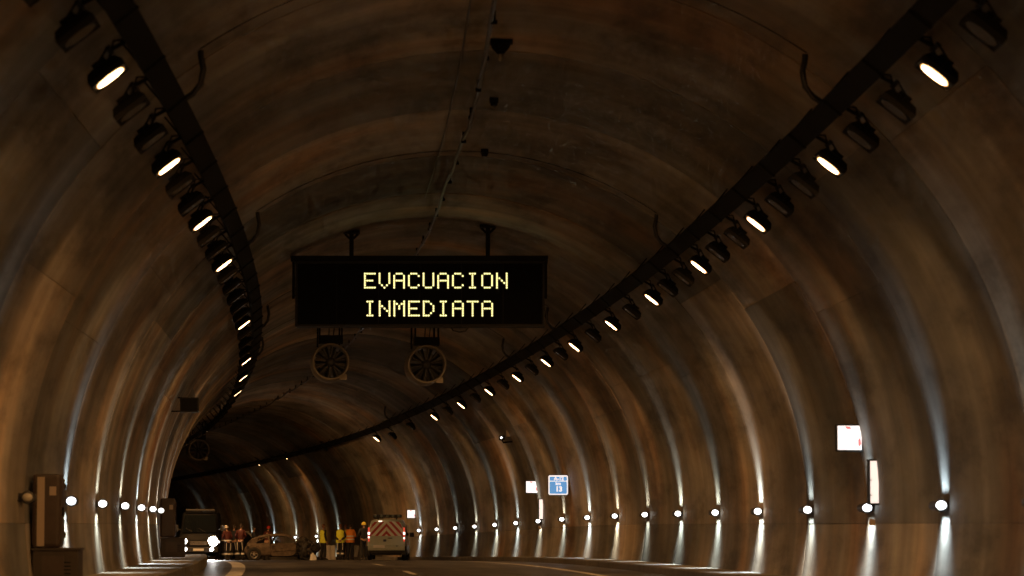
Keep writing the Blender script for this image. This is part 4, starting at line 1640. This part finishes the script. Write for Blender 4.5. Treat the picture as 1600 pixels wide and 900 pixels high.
    vs, fs = [], []
    n = 18
    for r_, z_ in prof:
        for k in range(n):
            w = 2 * math.pi * k / n
            back = 1.0 if math.sin(w) < 0.2 else 0.72
            zz = z_ * 0.115 if z_ > 0 else z_ * 0.115 * (3.2 if math.sin(w) < 0.1 and head_wear.startswith("hair") else 0.6)
            vs.append(hc + Vector((r_ * hw * math.cos(w), r_ * hw * 1.22 * math.sin(w), zz + 0.012)))
    for i in range(len(prof) - 1):
        for k in range(n):
            k2 = (k + 1) % n
            fs.append((i * n + k, i * n + k2, (i + 1) * n + k2, (i + 1) * n + k))
    mb.add(vs, fs, True)
    if not head_wear.startswith("hair"):
        mb.lathe([(hw, 0.0), (hw * 1.15, -0.012), (hw * 1.15, -0.022), (hw * 0.95, -0.02)], 'Z', 18, hc + Vector((0, 0, 0.0)), sz=1.22)
    mb.build("hair" if head_wear.startswith("hair") else "helmet", M[head_wear], root)
    tag(root, label, "person", group)
    return root


def finish_person(o, wr, feet, ll, turn):
    dg = bpy.context.evaluated_depsgraph_get()
    me = bpy.data.meshes.new_from_object(o.evaluated_get(dg))
    o.modifiers.clear()
    if wr is not None:
        bm = bmesh.new()
        bm.from_mesh(me)

        def add_mb(mb):
            off = len(bm.verts)
            vs = [bm.verts.new(v) for v in mb.v]
            for f in mb.f:
                try:
                    nf = bm.faces.new([vs[i] for i in f])
                    nf.smooth = True
                except ValueError:
                    pass
        # head: skull, jaw, nose, ears, eye sockets
        hc = Vector((0, 0.015 + ll(1.645), 1.645))
        mb = MB()
        prof = []
        rings = []
        for i in range(1, 12):
            t = math.pi * i / 12
            z = math.cos(t) * 0.115
            r = math.sin(t)
            ring = []
            for k in range(16):
                w = 2 * math.pi * k / 16
                jaw = 1.0 if z > -0.02 else 1.0 - 1.6 * (-0.02 - z)
                y = math.sin(w) * 0.092 * r * (1.0 if z > -0.03 or math.sin(w) > 0 else 0.86)
                ring.append(hc + Vector((math.cos(w) * 0.074 * r * jaw, y, z)))
            rings.append(ring)
        mb.loft(rings)
        mb.add([hc + Vector(p) for p in ((-0.014, 0.088, -0.025), (0.014, 0.088, -0.025), (0, 0.118, -0.022), (0, 0.088, 0.022))], [(0, 1, 2), (1, 3, 2), (3, 0, 2)])
        for s in (-1, 1):
            mb.box(hc + Vector((s * 0.077, -0.005, -0.002)), (0.014, 0.035, 0.058))
            mb.box(hc + Vector((s * 0.028, 0.086, 0.012)), (0.026, 0.008, 0.010))
        mb.box(hc + Vector((0, 0.083, -0.055)), (0.045, 0.01, 0.010))
        add_mb(mb)
        # hands: palm, four fingers, thumb
        for s, (e, w) in wr.items():
            e, w = Vector(e), Vector(w)
            d = (w - e).normalized()
            side = d.cross(Vector((s * 1.0, 0, 0))).normalized() if abs(d.x) < 0.9 else Vector((0, 1, 0))
            nrm = d.cross(side).normalized()
            mb = MB()
            c = w + d * 0.045
            rg = []
            for t, wd, th in ((0.0, 0.026, 0.02), (0.03, 0.038, 0.016), (0.085, 0.042, 0.013)):
                rg.append([w + d * t + side * wd * a + nrm * th * b for a, b in ((-1, -0.5), (-0.6, -1), (0.6, -1), (1, -0.5), (1, 0.5), (0.6, 1), (-0.6, 1), (-1, 0.5))])
            mb.loft(rg)
            for q, (o_, ln) in enumerate(((-0.032, 0.062), (-0.011, 0.075), (0.011, 0.08), (0.032, 0.07))):
                b0 = w + d * 0.08 + side * o_
                mb.tube([b0, b0 + d * ln * 0.5 + nrm * 0.008, b0 + d * ln * 0.9 + nrm * 0.03], [0.0095, 0.009, 0.007], 6)
            b0 = w + d * 0.03 + side * 0.034
            mb.tube([b0, b0 + d * 0.03 + side * 0.022, b0 + d * 0.06 + side * 0.028 + nrm * 0.012], [0.012, 0.010, 0.008], 6)
            add_mb(mb)
        bmesh.ops.recalc_face_normals(bm, faces=bm.faces[:])
        bm.to_mesh(me)
        bm.free()
    for p in me.polygons:
        p.use_smooth = True
    o.data = me


def put(px, n):
    D = n * NN
    X, _ = local(px, 870, D)
    return P(D, X, 0.004)


G = "people at the crash"
person(put(503.5, 25.0), -0.95, "person in yellow hi-vis vest with black sleeves, right of the wrecked car", ("down", "down"), "black_cloth", "hv_yellow", "black_cloth", "hair_brown", scale=1.0)
person(put(530, 24.8), -0.05, "person seen from behind in yellow vest, hands clasped behind the back", ("behind", "behind"), "black_cloth", "hv_yellow", "black_cloth", "hair_brown", leg_bands=True, scale=1.0)
person(put(545.5, 25.4), -0.2, "person in orange hi-vis jacket with pale bands, left of the van", ("front", "front"), "hv_orange", "hv_orange", "navy_cloth", "hair", bands=2, scale=1.03)
person(put(538, 26.2), 0.3, "person in yellow half hidden between the vest wearer and the orange jacket", ("down", "down"), "hv_yellow", None, "black_cloth", "hair_brown", scale=1.03)
person(put(567, 22.95), 0.4, "dark-clothed person with yellow helmet standing at the van's left side", ("front", "bent"), "black_cloth", None, "black_cloth", "helmet_y", scale=0.98)
person(put(346, 24.6), 2.6, "rescue worker beside the bright headlight, leftmost of the crew", ("bent", "down"), "navy_cloth", None, "black_cloth", "helmet_s", bands=1, leg_bands=True, scale=0.96)
person(put(356.5, 24.0), 0.6, "rescue worker in red jacket, second of the crew from the headlight", ("front", "bent"), "red_cloth", None, "black_cloth", "helmet_s", bands=1, leg_bands=True, scale=0.93, lean=0.2)
person(put(366, 24.9), -0.5, "dark rescue worker between the two in red jackets", ("front", "down"), "navy_cloth", None, "black_cloth", "hair", leg_bands=True, scale=0.98)
person(put(376, 24.2), -0.3, "rescue worker in red jacket nearest to the wrecked car's tail", ("bent", "front"), "red_cloth", None, "black_cloth", "hair", leg_bands=True, scale=0.98, lean=0.12)
person(put(396, 25.0), -1.2, "dark-haired person behind the tail of the wrecked car", ("front", "front"), "navy_cloth", None, "black_cloth", "hair", scale=0.93)
person(put(416, 25.0), -0.3, "person in red with a red helmet bending behind the wrecked car's roof", ("front", "front"), "red_cloth", None, "navy_cloth", "helmet_r", scale=0.95, lean=0.35)
bpy.context.view_layer.update()
for a in to_eval:
    finish_person(*a)

# pale folding screens standing behind the people
M["tarp"] = mat("pale_grey_screen", (0.75, 0.73, 0.70), 0.7, noise=0.2, nscale=3, bump=0.4)
for pa_, pb_, n, lab in ((507, 522, 25.9, "pale grey screen standing between the two people in yellow vests"), (550, 562, 26.4, "dim grey screen standing between the orange jacket and the van")):
    D = n * NN
    xa, _ = local(pa_, 870, D)
    xb, _ = local(pb_, 870, D)
    root = empty("standing_screen", P(D, (xa + xb) / 2, 0.003), head(D) * 0.5)
    w = xb - xa
    N = 8
    front = [[Vector((-w / 2 * (1.08 - 0.1 * j / 4) + w * (1.08 - 0.1 * j / 4) * i / N, 0.04 * math.sin(i * 1.4 + j * 0.3), 0.75 * j / 4)) for i in range(N + 1)] for j in range(5)]
    rg = [f + [p + Vector((0, 0.012, 0)) for p in f[::-1]] for f in front]
    MB().loft(rg).build("sheet", M["tarp"], root)
    MB().tube([(-w / 2, 0.005, 0.75), (w / 2, 0.005, 0.75)], 0.014, 6).build("top_bar", M["black"], root)
    for s in (-1, 1):
        MB().tube([(s * w * 0.45, 0.03, 0.75), (s * w * 0.5, 0.22, 0.0)], 0.012, 6).build("leg", M["black"], root)
    tag(root, lab, "screen")
for k_ in ("led", "lens", "lens_blue", "signlit", "signred", "panel_lit", "blue", "signwhite", "plate", "tail_red", "tail_white", "headlamp", "headlamp_lo"):
    M[k_].cycles.emission_sampling = 'NONE'
